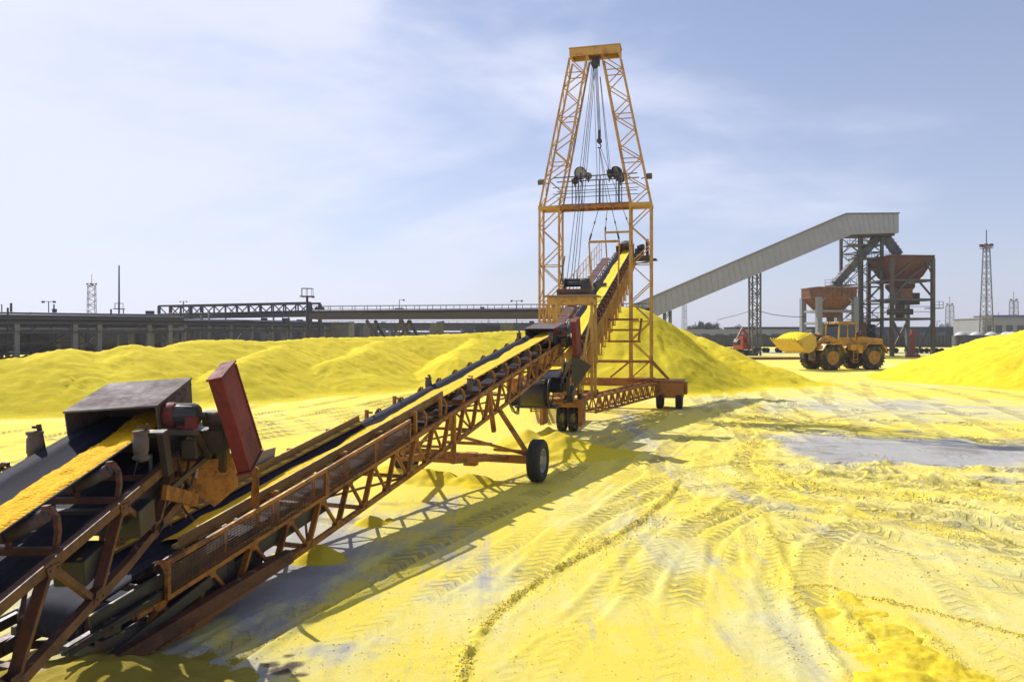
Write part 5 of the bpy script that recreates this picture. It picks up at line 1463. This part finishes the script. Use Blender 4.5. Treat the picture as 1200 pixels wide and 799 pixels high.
t2 = hopper_station('large rust red pyramid hopper on braced grey legs at the right of the tower', wx(1067.5, 116.7), 120, 6.8, 6.5, wz(302, 120), wz(305.5, 120), wz(325, 120), wz(330, 120), 'hopper', 'greenst', .5, 2.2, (wz(330, 120), wz(352, 120), wz(374, 120)), .10)
w, dp = 6.8, 6.5
zA, zB, zC = wz(330, 120), wz(374, 120), 0
for sy in (-1, 1):
    mb = MB(); y = sy * (dp / 2 + .05)
    mb.bar((-w / 2, y, zB), (-.6, y, zC + .3), .26, .26); mb.bar((w / 2, y, zB), (.6, y, zC + .3), .26, .26)
    mb.bar((w / 2, y, zB + 3), (w / 2 - 2.6, y, zA), .24, .24); mb.bar((-w / 2, y, zB + 3), (-w / 2 + 2.6, y, zA), .24, .24)
    mb.bar((-1, y + .25, zA), (w / 2, y + .25, zA + 3), .2, .2); mb.bar((-w / 2, y + .25, zA), (-.2, y + .25, zA + 2.6), .2, .2); mb.bar((w / 2, y, zA + .2), (1.9, y, wz(306, 120)), .18, .18)
    for zz in (wz(360, 120), wz(366, 120)): mb.bar((-w / 2, y, zz), (w / 2, y, zz), .08, .08)
    mb.obj('diagonal_brace', M['greenst'], t2)
mb = MB(); mb.smooth = False
for (w1, z1_, w2, z2_) in ((1.5, wz(333, 120), 1.5, wz(337, 120)), (1.5, wz(337, 120), .7, wz(347, 120))):
    A = [(-w1, -w1, z1_), (w1, -w1, z1_), (w1, w1, z1_), (-w1, w1, z1_)]; B = [(-w2, -w2, z2_), (w2, -w2, z2_), (w2, w2, z2_), (-w2, w2, z2_)]
    for i in range(4):
        j = (i + 1) % 4; k = len(mb.v); mb.v += [V(A[i]), V(A[j]), V(B[j]), V(B[i])]; mb.face([k, k + 1, k + 2, k + 3], False)
mb.obj('lower_bin', M['hopper'], t2, solid=.08)
mb = MB(); zz = wz(352, 120); mb.box((-.4, -1.5, zz + .9), (2.0, 1.6, 1.7)); mb.obj('weigh_box', M['hopper2'], t2)
mb = MB(); mb.box((.8, -.5, zz + .2), (2.6, 2.6, 1.8)); mb.tube((0, 0, zz - 3.2), (0, 0, zz), .7, 12); mb.box((0, 0, zz - 1.8), (3.0, 2.2, .9)); mb.obj('feeder', M['dark'], t2)
mb = MB()
for (a, b, z) in ((-4.4, -2.2, wz(366, 120)), (2.4, 4.4, wz(362, 120)), (-4.4, -2.6, wz(356, 120))):
    mb.box(((a + b) / 2, -3.2, z), (b - a, 1.6, .12))
    for dz in (.5, 1.0): mb.bar((a, -4.0, z + dz), (b, -4.0, z + dz), .06, .06)
    for k in range(4): x = lerp(a, b, k / 3); mb.bar((x, -4, z), (x, -4, z + 1), .06, .06)
mb.obj('service_platform', M['steelfar'], t2)
# feeder under the small hopper
mb = MB(); x0 = wx(973, 118); mb.box((x0, 118, wz(386, 118)), (2.4, 2.0, 1.8)); mb.tube((x0, 118, wz(379, 118)), (x0, 118, wz(366, 118)), .55, 10); mb.box((x0, 118, 1.2), (1.2, 1.2, 2.6)); mb.bar((x0, 118, 2.0), (x0, 118, wz(382, 118)), .6, .6)
tag(mb.obj('feeder_machine', M['steelfar']), 'grey green feeder machine standing under the smaller ochre hopper', 'machine')
# red post in front of the wagons
mb = MB(); x0 = wx(1069.5, 112); mb.box((x0, 112, 2.0), (.55, .55, 4.0)); mb.box((x0, 112, .2), (1.6, 1.2, .4)); mb.box((x0, 112, 3.2), (1.0, .6, .18))
tag(mb.obj('steel_post', M['redpost']), 'short red brown steel post below the large hopper, in front of a wagon', 'post')

# ------------------------------------------------------------------ railway wagons
def bogie(mb, x):
    for dx in (-.9, .9):
        for y in (-.78, .78): mb.lathe([(.001, -.06), (.46, -.06), (.46, .06), (.001, .06)], (x + dx, y, .46), (0, 1, 0), 14)
    mb.box((x, 0, .62), (2.6, 1.9, .25))
def gondola(label, x, y, L=13, rz=0, m='wagon', heap_=None, group='open freight wagons'):
    t = thing('freight_wagon', label, 'wagon', (x, y, 0), rz, group)
    mb = MB(); h = 2.0; z = 1.1
    mb.box((0, -1.5, z + h / 2), (L, .08, h)); mb.box((0, 1.5, z + h / 2), (L, .08, h)); mb.box((-L / 2, 0, z + h / 2), (.08, 2.92, h)); mb.box((L / 2, 0, z + h / 2), (.08, 2.92, h)); mb.box((0, 0, z), (L, 2.9, .12))
    mb.obj('body', M[m], t)
    mb = MB()
    n = 12
    for k in range(n + 1):
        xx = lerp(-L / 2 + .1, L / 2 - .1, k / n)
        for sy in (-1, 1): mb.box((xx, sy * 1.6, z + h / 2), (.14, .14, h))
    for sy in (-1, 1): mb.box((0, sy * 1.6, z + h + .04), (L + .1, .2, .14)); mb.box((0, sy * 1.58, z + .05), (L, .18, .22))
    mb.obj('rib', M[m], t)
    for sx in (-1, 1): mb = MB(); bogie(mb, sx * (L / 2 - 2.2)); mb.obj('bogie', M['dark'], t)
    if heap_:
        mb = MB()
        for k in range(4): mb.lathe([(.001, 1.0), (.7, .8), (1.2, .3), (1.4, -.1)], (-L / 2 + 2 + k * 3, 0, z + h - .2), (0, 0, 1), 14)
        mb.obj('dome_cover', M['tankwhite'], t)
    return t
gw = [(1030, 138, 'grey ribbed open wagon directly right of the loader engine cover', 0), (1083, 137, 'dark grey ribbed open wagon under the large hopper, behind the red post', 0), (1140, 150, 'wagon with pale domed covers behind the right sulphur heap', 1),
      (1200, 149, 'wagon with pale domed covers at the right edge of the photo', 1), (848, 142, 'low dark wagon left of the gallery trestle, behind the excavator', 0), (905, 141, 'low dark wagon behind the raised loader bucket', 0), (790, 143, 'low dark wagon behind the cone, left of the trees', 0)]
for px, D, lb, hp_ in gw: gondola(lb, wx(px, D), D, 8.0 if px in (1030, 1083) else 8.6, .02, heap_=hp_)

def tankcar(label, x, y, rz):
    t = thing('tank_wagon', label, 'wagon', (x, y, 0), rz, 'tank wagons behind the pipe rack')
    mb = MB(); L = 9.4; r = 1.5
    mb.lathe([(.001, -L / 2), (r * .6, -L / 2 + .06), (r * .95, -L / 2 + .35), (r, -L / 2 + .6), (r, L / 2 - .6), (r * .95, L / 2 - .35), (r * .6, L / 2 - .06), (.001, L / 2)], (0, 0, 2.75), (1, 0, 0), 24); mb.obj('tank', M['tank'], t)
    mb = MB()
    mb.prism([(-L / 2 + .5, .62, 4.13), (-L / 2 + .5, -.62, 4.13), (-L / 2 + .5, -.3, 4.24), (-L / 2 + .5, 0, 4.28), (-L / 2 + .5, .3, 4.24)], (L - 1, 0, 0)); mb.lathe([(.5, 0), (.5, .35), (.001, .4)], (0, 0, 4.2), (0, 0, 1), 14)
    mb.obj('top_walkway', M['tankwhite'], t)
    mb = MB(); mb.box((0, 0, 1.15), (L + .4, 2.4, .3)); mb.obj('underframe', M['dark'], t)
    for sx in (-1, 1): mb = MB(); bogie(mb, sx * (L / 2 - 1.7)); mb.obj('bogie', M['dark'], t)
ax, ay, bx, by = wx(22, 88), 88, wx(138, 104), 104
ang = math.atan2(by - ay, bx - ax); Lt = math.hypot(bx - ax, by - ay)
for k, lb in zip(range(-1, 3), ('dark tank wagon leaving the left edge of the photo', 'dark tank wagon with pale top, leftmost whole one behind the columns', 'dark tank wagon with pale top, second from the left behind the columns', 'dark tank wagon, last of the row before the pipe rack columns thicken')):
    tankcar(lb, ax + math.cos(ang) * 9.9 * (k + .4), ay + math.sin(ang) * 9.9 * (k + .4), ang)

# ------------------------------------------------------------------ pipe racks
def pipe_rack(label, A, B, z, sp, cm, npipe=5, wd=4.0, deep=.7, colw=.55, rail=True, levels=(0,), skip=None, brace=None, clutter=False, seed=1, group='pipe racks across the background', pr=.22):
    A, B = V((A[0], A[1], 0)), V((B[0], B[1], 0)); d = B - A; L = d.length; a = math.atan2(d.y, d.x)
    t = thing('pipe_rack', label, 'pipe rack', A, a, group); rn = random.Random(seed)
    zs = lambda s: z if not callable(z) else z(s / L)
    for lv in levels:
        mb = MB()
        for y in (-wd / 2, wd / 2):
            n = 8
            for k in range(n): mb.bar((L * k / n, y, zs(L * k / n) - deep / 2 + lv), (L * (k + 1) / n, y, zs(L * (k + 1) / n) - deep / 2 + lv), .3, deep)
        s = 0
        while s < L: mb.bar((s, -wd / 2, zs(s) - .2 + lv), (s, wd / 2, zs(s) - .2 + lv), .25, .3); s += sp / 2
        mb.obj('deck_beam', M[cm], t)
        for k in range(npipe):
            y = lerp(-wd / 2 + .4, wd / 2 - .4, k / max(1, npipe - 1)); r = rn.uniform(pr * .5, pr * 1.4)
            mb = MB(); n = 8
            for q in range(n): mb.tube((L * q / n, y, zs(L * q / n) + r + lv + .02), (L * (q + 1) / n, y, zs(L * (q + 1) / n) + r + lv + .02), r, 10, caps=False)
            mb.obj('pipe', M['pipepale' if rn.random() < .35 else 'pipes'], t)
        for k in range(int(L / 9)):     # valves and boxes along the deck
            mb = MB(); x = rn.uniform(0, L); mb.box((x, rn.uniform(-wd / 2, wd / 2), zs(x) + .5 + lv), (rn.uniform(.4, 1.4), .5, rn.uniform(.4, 1.1))); mb.obj('valve_box', M['pipes'], t)

    if rail:
        mb = MB(); s = 0
        for y in (-wd / 2, wd / 2):
            for dz in (.55, 1.05):
                mb.bar((0, y, zs(0) + dz + levels[-1]), (L, y, zs(L) + dz + levels[-1]), .05, .06)
        while s < L:
            for y in (-wd / 2, wd / 2): mb.bar((s, y, zs(s) + levels[-1]), (s, y, zs(s) + 1.08 + levels[-1]), .06, .06)
            s += 2.0
        mb.obj('handrail', M['pipes'], t)
    s = sp * .3; i = 0
    cols = []
    while s < L: cols.append(s); s += sp * (1 if i % 2 == 0 or not skip else skip); i += 1
    for s in cols[:50]:
        for y in (-wd / 2 + .1, wd / 2 - .1):
            mb = MB(); mb.box((s, y, (zs(s) - deep) / 2), (colw, colw, zs(s) - deep)); mb.obj('column', M['concrete'], t)
    if clutter:
        s = 0; q = 0
        while s < L - sp:
            mb = MB(); e = s + sp * rn.uniform(.6, 1.2)
            y = rn.choice((-1, 1)) * wd * rn.uniform(.2, .5); hh = zs(s) - deep
            mb.bar((s, y, .2), (e, y, hh), .12, .12); mb.bar((e, y, .2), (s, y, hh), .12, .12); mb.bar((s, y, hh * .5), (e, y, hh * .55), .14, .14)
            mb.obj('cross_brace', M['pipes'], t)
            mb = MB(); x = s + rn.uniform(0, sp); mb.tube((x, y, .2), (x, y, zs(x) + rn.uniform(.4, 1.8)), rn.uniform(.06, .16), 8); mb.obj('riser_pipe', M['pipepale' if rn.random() < .3 else 'pipes'], t)
            s += sp; q += 1
    if brace:
        mb = MB()
        for s, q in brace:
            mb.bar((s, -wd / 2, zs(s) - deep), (q, -wd / 2, .3), .35, .35); mb.bar((s, wd / 2, zs(s) - deep), (q, wd / 2, .3), .35, .35)
        mb.obj('brace', M['dark'], t)
    return t, L
# R1: near left rack
pipe_rack('dark double deck pipe rack on pale concrete columns, nearest at the far left', (wx(-130, 76), 76), (wx(205, 100), 100), lambda t: lerp(wz(376, 76), wz(378.5, 100), t), 6.0, 'pipes', 8, 4.5, .30, .5, skip=.45, seed=2, levels=(0, -1.0), pr=.3, clutter=True)
pipe_rack('low pipe rack on many thin columns behind the truss bridge', (wx(195, 105), 105), (wx(375, 132), 132), lambda t: lerp(wz(378, 105), wz(380, 132), t), 4.0, 'pipes', 6, 4.5, .35, .35, seed=3, levels=(0, -.9), clutter=True)
pipe_rack('upper pipe bridge behind the near rack at the far left', (wx(-120, 96), 96), (wx(200, 112), 112), lambda t: lerp(wz(366, 96), wz(370.5, 112), t), 5, 'pipes', 3, 6, .22, .3, seed=4, levels=(0, -1.25), pr=.13, clutter=True, group='pipe racks across the background')
# R2: girder pipe bridge with V legs
tr, L2 = pipe_rack('dark girder pipe bridge with a handrail between the floodlight mast and the crane', (wx(365, 112), 112), (wx(760, 96), 96), lambda t: lerp(wz(367.5, 112), wz(365.5, 96), t), 200, 'dark', 3, 2.6, .85, .7, seed=5)
for px in (440, 519, 597):
    s = L2 * (px - 365) / (760 - 365) * 1.05
    mb = MB(); mb.box((s, 0, 2.4), (1.05, 2.2, 4.9)); mb.obj('column', M['steelfar'], tr)
mb = MB()
sv = lambda px: L2 * (px - 365) / 395 * 1.05
for a, b in ((440, 466), (482, 459), (482, 505)):
    for y in (-1.2, 1.2): mb.bar((sv(a), y, 5.3), (sv(b), y, 0), .35, .35)
mb.obj('brace', M['dark'], tr)
# truss bridge (193..368)
tb_ = thing('truss_bridge', 'long lattice truss pipe bridge left of the floodlight mast', 'bridge', (wx(193, 122), 122, 0), math.atan2(-10, wx(370, 112) - wx(193, 122)), 'pipe racks across the background')
Lb = math.hypot(wx(370, 112) - wx(193, 122), 10)
mb = MB(); zb_, zt_ = wz(371, 117), wz(357.5, 117)
np_ = 13
for y in (-1.2, 1.2):
    mb.bar((0, y, zb_), (Lb, y, zb_ + .15), .22, .5); mb.bar((0, y, zt_), (Lb, y, zt_ + .1), .22, .28)
    for k in range(np_ + 1):
        x = Lb * k / np_; mb.bar((x, y, zb_), (x, y, zt_), .16, .16)
        if k < np_: mb.bar((x, y, zb_ if k % 2 else zt_), (Lb * (k + 1) / np_, y, zt_ if k % 2 else zb_), .13, .13)
for x in (0.05, Lb * .22): mb.bar((x, -1.2, 0), (x, -1.2, zt_), .35, .35); mb.bar((x, 1.2, 0), (x, 1.2, zt_), .35, .35)
for x in (Lb - .1,): mb.bar((x, -1.2, 0), (x, -1.2, zt_), .4, .4); mb.bar((x, 1.2, 0), (x, 1.2, zt_), .4, .4)
mb.obj('truss', M['pipes'], tb_)
mb = MB()
for y in (-.7, 0, .7): mb.tube((0, y, zb_ + .45), (Lb, y, zb_ + .6), .2, 10)
mb.obj('pipe', M['pipes'], tb_)
# far pale rack behind
pipe_rack('pale far pipe rack seen under the girder pipe bridge', (wx(375, 190), 190), (wx(760, 190), 190), wz(381, 190), 12, 'pipes', 4, 4, .8, .7, seed=6)
pipe_rack('second far pipe rack, lower and hazier, behind the first', (wx(180, 240), 240), (wx(640, 240), 240), wz(384.5, 240), 14, 'pipes', 5, 5, .8, .8, seed=7, levels=(0, -1.8))
# vessels and tanks of the works behind the racks
for k, (px, D, yt, wpx, lb) in enumerate(((232, 175, 379, 13, 'dark drum shaped tank seen between thin rack columns, left of the light gap'), (262, 185, 381, 16, 'wide low dark tank behind the truss bridge, second from the left'), (318, 180, 380, 12, 'dark tank behind the truss bridge just left of the floodlight mast'), (417, 200, 381, 14, 'hazy tank right of the grey banded cabin'), (548, 210, 382, 16, 'hazy tank under the girder bridge, left of the small dark block'))):
    t = thing('storage_tank', lb, 'tank', (wx(px, D), D, 0), 0, 'storage tanks behind the pipe racks'); r = wpx / 2 / 900 * D; h = wz(yt, D)
    mb = MB(); mb.lathe([(r, 0), (r, h - .5), (r * .96, h - .3), (.001, h)], (0, 0, 0), (0, 0, 1), 24); mb.obj('shell', M['bluegrey'], t)
    mb = MB()
    for q in range(10): a = 2 * PI * q / 10; mb.bar((r * math.cos(a), r * math.sin(a), h - .5), (r * math.cos(a), r * math.sin(a), h + .6), .08, .08)
    mb.lathe([(r - .03, 0), (r + .03, 0), (r + .03, .08), (r - .03, .08)], (0, 0, h + .5), (0, 0, 1), 20, True); mb.obj('railing', M['pipes'], t)
# sheds in the background
def shed(label, x, y, w, d, h, m, roof=0, name='warehouse', wins=0):
    t = thing(name, label, 'building', (x, y, 0), 0, None)
    mb = MB(); mb.box((0, 0, h / 2), (w, d, h)); mb.obj('wall', M[m], t)
    mb = MB(); mb.prism([(-w / 2 - .3, -d / 2 - .3, h + .02), (w / 2 + .3, -d / 2 - .3, h + .02), (w / 2 + .3, -d / 2 - .3, h + .25), (0, -d / 2 - .3, h + .3 + roof), (-w / 2 - .3, -d / 2 - .3, h + .25)], (0, d + .6, 0)); mb.obj('roof', M['pipepale' if roof else m], t)
    for k in range(wins):
        xx = -w / 2 + (k + .5) * w / wins
        mb = MB(); mb.box((xx, -d / 2 - .02, h * .6), (w / wins * .6, .1, h * .3)); mb.obj('window', M['glass'], t)
    return t
shed('long dark shed behind the tank wagons at the far left', wx(60, 150), 150, 60, 14, wz(383, 150), 'bluegrey', wins=14)
shed('long bluish shed far behind the thin columns of the pipe rack', wx(290, 170), 170, 52, 14, wz(384, 170), 'bluegrey', wins=12)
shed('grey banded cabin beside the floodlight mast', wx(398, 135), 135, 4.2, 5, wz(379.5, 135), 'steelfar')
shed('small dark block on the ground left of the crane leg, under the girder bridge', wx(573, 140), 140, 4.8, 4, wz(383, 140), 'bluegrey')
shed('low hazy building left of the trees', wx(800, 320), 320, 40, 12, 4.6, 'palewall', wins=8)
shed('pale flat roofed building at the far right with a dark window band', wx(1195, 250), 250, 34, 16, wz(374, 250), 'palewall', wins=10)
shed('small pale block on the roof line at the far right', wx(1172, 262), 262, 12, 10, wz(370.5, 262), 'palewall', wins=4)
shed('very long low purple grey shed across the right background', wx(1080, 300), 300, 150, 16, wz(384, 300), 'bluegrey', wins=24)
shed('low blue grey shed between the excavator and the trees', wx(870, 260), 260, 42, 12, wz(387, 260), 'palewall', wins=9)

# ------------------------------------------------------------------ masts and poles
def mast(name, label, cat, px, D, ytop, w, m='steelfar', n=18, w1=None, heads=0, group=None, plat=None):
    h = wz(ytop, D); t = lat_tower(name, label, cat, wx(px, D), D, h, w, w1 or w * .35, n, m, w * .07 + .02, w * .04 + .01, group)
    mb = MB()
    if heads:
        mb.box((0, 0, h), (w * .9, w * .9, .15)); 
        for k in range(heads):
            a = 2 * PI * k / heads; c = V((math.cos(a) * w * .5, math.sin(a) * w * .5, h + .7)); mb.box(c, (.7, .5, .7)); mb.bar(c, (0, 0, h), .12, .12)
        mb.bar((0, 0, h), (0, 0, h + 4.5), .16, .16)
        mb.obj('lamp_head', M['dark'], t)
    return t
mast('light_tower', 'tall lattice light tower on the right skyline, nearest and clearest one', 'light tower', 1156, 190, 291, 2.3, heads=5, group='lattice masts on the skyline', w1=1.0)
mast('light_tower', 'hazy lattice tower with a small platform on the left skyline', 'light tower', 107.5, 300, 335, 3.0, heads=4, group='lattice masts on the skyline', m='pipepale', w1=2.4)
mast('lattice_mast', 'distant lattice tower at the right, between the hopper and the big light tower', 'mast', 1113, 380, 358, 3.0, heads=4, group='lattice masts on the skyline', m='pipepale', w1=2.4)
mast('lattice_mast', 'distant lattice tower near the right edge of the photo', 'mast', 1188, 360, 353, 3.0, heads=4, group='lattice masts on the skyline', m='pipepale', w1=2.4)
mast('lattice_mast', 'slim lattice mast rising behind the gallery next to the crane leg', 'mast', 802, 300, 357, 1.6, group='lattice masts on the skyline', m='pipepale', w1=1.2)
def pole(label, px, D, ytop, r=.14, arms=0, plat=False, name='lamp_post', cat='lamp post', group='poles on the skyline', base=0):
    h = wz(ytop, D); t = thing(name, label, cat, (wx(px, D), D, 0), 0, group)
    mb = MB(); mb.tube((0, 0, base), (0, 0, h), r, 8, r * .6); mb.obj('pole', M['pipes'], t)
    if arms:
        mb = MB()
        for s_ in ((-1, 1) if arms == 2 else (1,)):
            mb.bar((0, 0, h - .1), (s_ * .7, 0, h), .07, .07); mb.box((s_ * .8, 0, h - .1), (.32, .25, .28))
        mb.obj('lamp_head', M['dark'], t)
    if plat:
        mb = MB(); mb.box((0, 0, plat), (1.6, 1.6, .15)); 
        for k in range(6): mb.bar((math.cos(k) * .8, math.sin(k) * .8, plat), (math.cos(k) * .8, math.sin(k) * .8, plat + 1.1), .05, .05)
        mb.lathe([(.8, 1.05), (.8, 1.12)], (0, 0, plat), (0, 0, 1), 12); mb.obj('platform', M['pipes'], t)
    return t
pole('tall thin pole standing over the left pipe rack', 139.5, 150, 311, .22, plat=wz(362, 150), name='pole', cat='pole')
t = pole('dark floodlight mast where the truss bridge meets the girder bridge', 360, 104, 347, .26, arms=1, plat=wz(347.5, 104), name='floodlight_mast', cat='floodlight mast')
pole('small twin headed lamp post over the left pipe rack', 57, 110, 353, .10, arms=2)
pole('tiny lamp post over the girder bridge left of its middle', 468, 140, 351, .10, arms=1)
pole('tiny twin headed lamp post over the girder bridge just left of the crane', 605.5, 120, 352, .10, arms=2)
pole('short thin pole at the left edge above the rack', 13, 130, 355, .3, name='chimney_stub', cat='pole')
pole('tiny thin pole between the hopper and the light tower', 1098, 250, 376, .15, arms=1)
pole('thin far pole right of the light tower', 1170, 320, 366, .18, name='pole', cat='pole')
pole('tiny thin pole right of the slim lattice mast', 815, 280, 377, .14, name='pole', cat='pole')
pole('short thin aerial behind the girder bridge, right of its middle', 572, 150, 371, .10, name='pole', cat='pole')
pole('slim mast behind the truss bridge', 215, 200, 353, .25, arms=2, name='pole', cat='pole')
# overhead wire
mb = MB(); a, b = W(835, 374, 130), W(945, 372, 119); n = 14
pts = [a.lerp(b, k / n) - V((0, 0, 1.0 * math.sin(PI * k / n) * (1 if k else 0))) for k in range(n + 1)]
pts = [W(885 - 45, 375, 125), W(862, 369.5, 123), W(884.5, 363, 120.5), W(905, 368.5, 120), W(925, 371, 119.5), W(945, 371.5, 119)]
mb.path(pts, .05, 5)
tag(mb.obj('overhead_wire', M['cable']), 'thin sagging overhead wire between the tall gallery trestle and the small hopper', 'wire')

# ------------------------------------------------------------------ trees far away
def m_leaf():
    m, nt, b = newmat('far_foliage')
    oi = N(nt, 'ShaderNodeNewGeometry')
    r = ramp(nt, oi.outputs['Random Per Island'], [(0, (.018, .032, .022)), (1, (.05, .075, .04))])
    nt.links.new(r.outputs[0], b.inputs['Base Color']); b.inputs['Roughness'].default_value = .8
    return m
M['leaf'] = m_leaf(); M['bark'] = paint('bark', (.06, .045, .035), (.04, .03, .02), .3, .9, 1)
def tree(label, x, y, h, w, seed):
    rn = random.Random(seed)
    t = thing('tree', label, 'tree', (x, y, 0), 0, 'trees on the skyline')
    mb = MB(); mb.tube((0, 0, 0), (.1, 0, h * .55), .35, 8, .15)
    for k in range(5):
        a = k * 1.3; mb.tube((0, 0, h * (.25 + .06 * k)), (math.cos(a) * w * .3, math.sin(a) * w * .3, h * (.5 + .07 * k)), .12, 6, .05)
    mb.obj('trunk', M['bark'], t)
    mb = MB()
    cl = [(rn.gauss(0, w * .24), rn.gauss(0, w * .2), h * rn.uniform(.3, .88), w * rn.uniform(.12, .24)) for _ in range(16)]
    for _ in range(2600):
        c = rn.choice(cl); d = V((rn.gauss(0, 1), rn.gauss(0, 1), rn.gauss(0, .8))).normalized() * c[3] * rn.uniform(.55, 1.1)
        p = V(c[:3]) + d; n_ = V((rn.gauss(0, 1), rn.gauss(0, 1), rn.gauss(0, 1))).normalized(); u = n_.orthogonal().normalized() * rn.uniform(.15, .34); v_ = n_.cross(u)
        k = len(mb.v); mb.v += [p - u, p + v_ * .6, p + u, p - v_ * .6]; mb.face([k, k + 1, k + 2, k + 3], False)
    mb.obj('crown', M['leaf'], t)
for i, (px, D, yt, w, lb) in enumerate(((822, 300, 376, 6, 'left tree of the close dark pair behind the excavator'), (833, 305, 378, 7, 'right tree of the close dark pair behind the excavator'), (865, 320, 382, 7, 'low bushy tree behind the excavator boom'), (814, 310, 381, 5, 'small low tree at the left foot of the dark pair'),
                                      (990, 330, 382, 8, 'dark tree glimpsed through the open transfer tower'), (1108, 420, 378, 8, 'distant tree on the skyline below the large hopper'))):
    tree(lb, wx(px, D), D, wz(yt, D), w, i + 3)

# ------------------------------------------------------------------ light, sky, camera
SUN = V((-.68, .82, 1.0)); el = math.atan2(1.0, math.hypot(.68, .82)); az = math.atan2(SUN.x, SUN.y)   # azimuth from +Y towards +X
w = bpy.data.worlds.new('World'); SC.world = w; w.use_nodes = True; nt = w.node_tree
bg = nt.nodes['Background']; sky = N(nt, 'ShaderNodeTexSky', sky_type='NISHITA'); sky.sun_disc = False
sky.sun_elevation = el; sky.sun_rotation = az; sky.air_density = 1.0; sky.dust_density = SKY_DUST; sky.ozone_density = 2.2
tc = N(nt, 'ShaderNodeTexCoord').outputs['Generated']
mp = N(nt, 'ShaderNodeMapping'); mp.inputs['Scale'].default_value = (1.0, 1.0, 3.2); mp.inputs['Rotation'].default_value = (0, .25, .5); nt.links.new(tc, mp.inputs[0])
c1_ = noise(nt, mp.outputs[0], 1.5, 9, .52, .55); c2_ = noise(nt, mp.outputs[0], 5.0, 8, .6, .3)
cf = math_(nt, 'ADD', math_(nt, 'MULTIPLY', c1_.outputs[0], .78), math_(nt, 'MULTIPLY', c2_.outputs[0], .22))
# thin cloud is thicker towards the sun side (left) 
sx = N(nt, 'ShaderNodeSeparateXYZ'); nt.links.new(tc, sx.inputs[0])
left = math_(nt, 'MULTIPLY_ADD', sx.outputs['X'], -.26, -.02)
cf = math_(nt, 'ADD', cf, left)
cr_ = ramp(nt, cf, [(.42, (0, 0, 0)), (.66, (.85, .85, .85))])
cr_.color_ramp.interpolation = 'EASE'
hz = ramp(nt, sx.outputs['Z'], [(0, (.60, .60, .60)), (.16, (.36, .36, .36)), (.5, (.16, .16, .16))])
col = mixc(nt, cr_.outputs[0], sky.outputs[0], CLOUD)
col = mixc(nt, hz.outputs[0], col, HZCOL)
# violet cast of thin summer overcast
col = mixc(nt, 1.0, col, CAST, 'MULTIPLY')
nt.links.new(col, bg.inputs[0]); bg.inputs[1].default_value = SKY_STR
sl = bpy.data.lights.new('sun', 'SUN'); sl.energy = SUN_E; sl.angle = math.radians(.5); sl.color = (1.0, .955, .88)
so = bpy.data.objects.new('sun', sl); COL.objects.link(so); so.rotation_euler = (-SUN).to_track_quat('-Z', 'Y').to_euler(); so.location = (-30, 40, 60)
cam = bpy.data.cameras.new('camera'); co = bpy.data.objects.new('camera', cam); COL.objects.link(co)
co.location = (0, 0, HC); co.rotation_euler = (PI / 2, 0, 0); cam.sensor_width = 36; cam.lens = 27; cam.shift_y = -7.5 / 1200
cam.clip_start = .1; cam.clip_end = 9000; SC.camera = co
if HAZE:
    mb = MB(); mb.box((0, 240, 15), (700, 760, 34)); 
    m = bpy.data.materials.new('summer_haze'); m.use_nodes = True; nt = m.node_tree; nt.nodes.remove(nt.nodes['Principled BSDF'])
    pv = N(nt, 'ShaderNodeVolumePrincipled'); pv.inputs['Color'].default_value = (.86, .88, .96, 1); pv.inputs['Density'].default_value = HAZE
    pv.inputs['Anisotropy'].default_value = .3
    nt.links.new(pv.outputs[0], nt.nodes['Material Output'].inputs['Volume'])
    hz_ = mb.obj('haze', m); tag(hz_, 'pale summer haze over the whole yard', 'haze', kind='stuff')
vs_ = SC.view_settings; vs_.view_transform = 'Standard'; vs_.look = 'None'; vs_.exposure = EXPO; vs_.gamma = 1; vs_.use_curve_mapping = False
SC.cycles.max_bounces = 6; SC.cycles.diffuse_bounces = 3; SC.cycles.glossy_bounces = 2; SC.cycles.volume_bounces = 0
SC.cycles.use_denoising = True
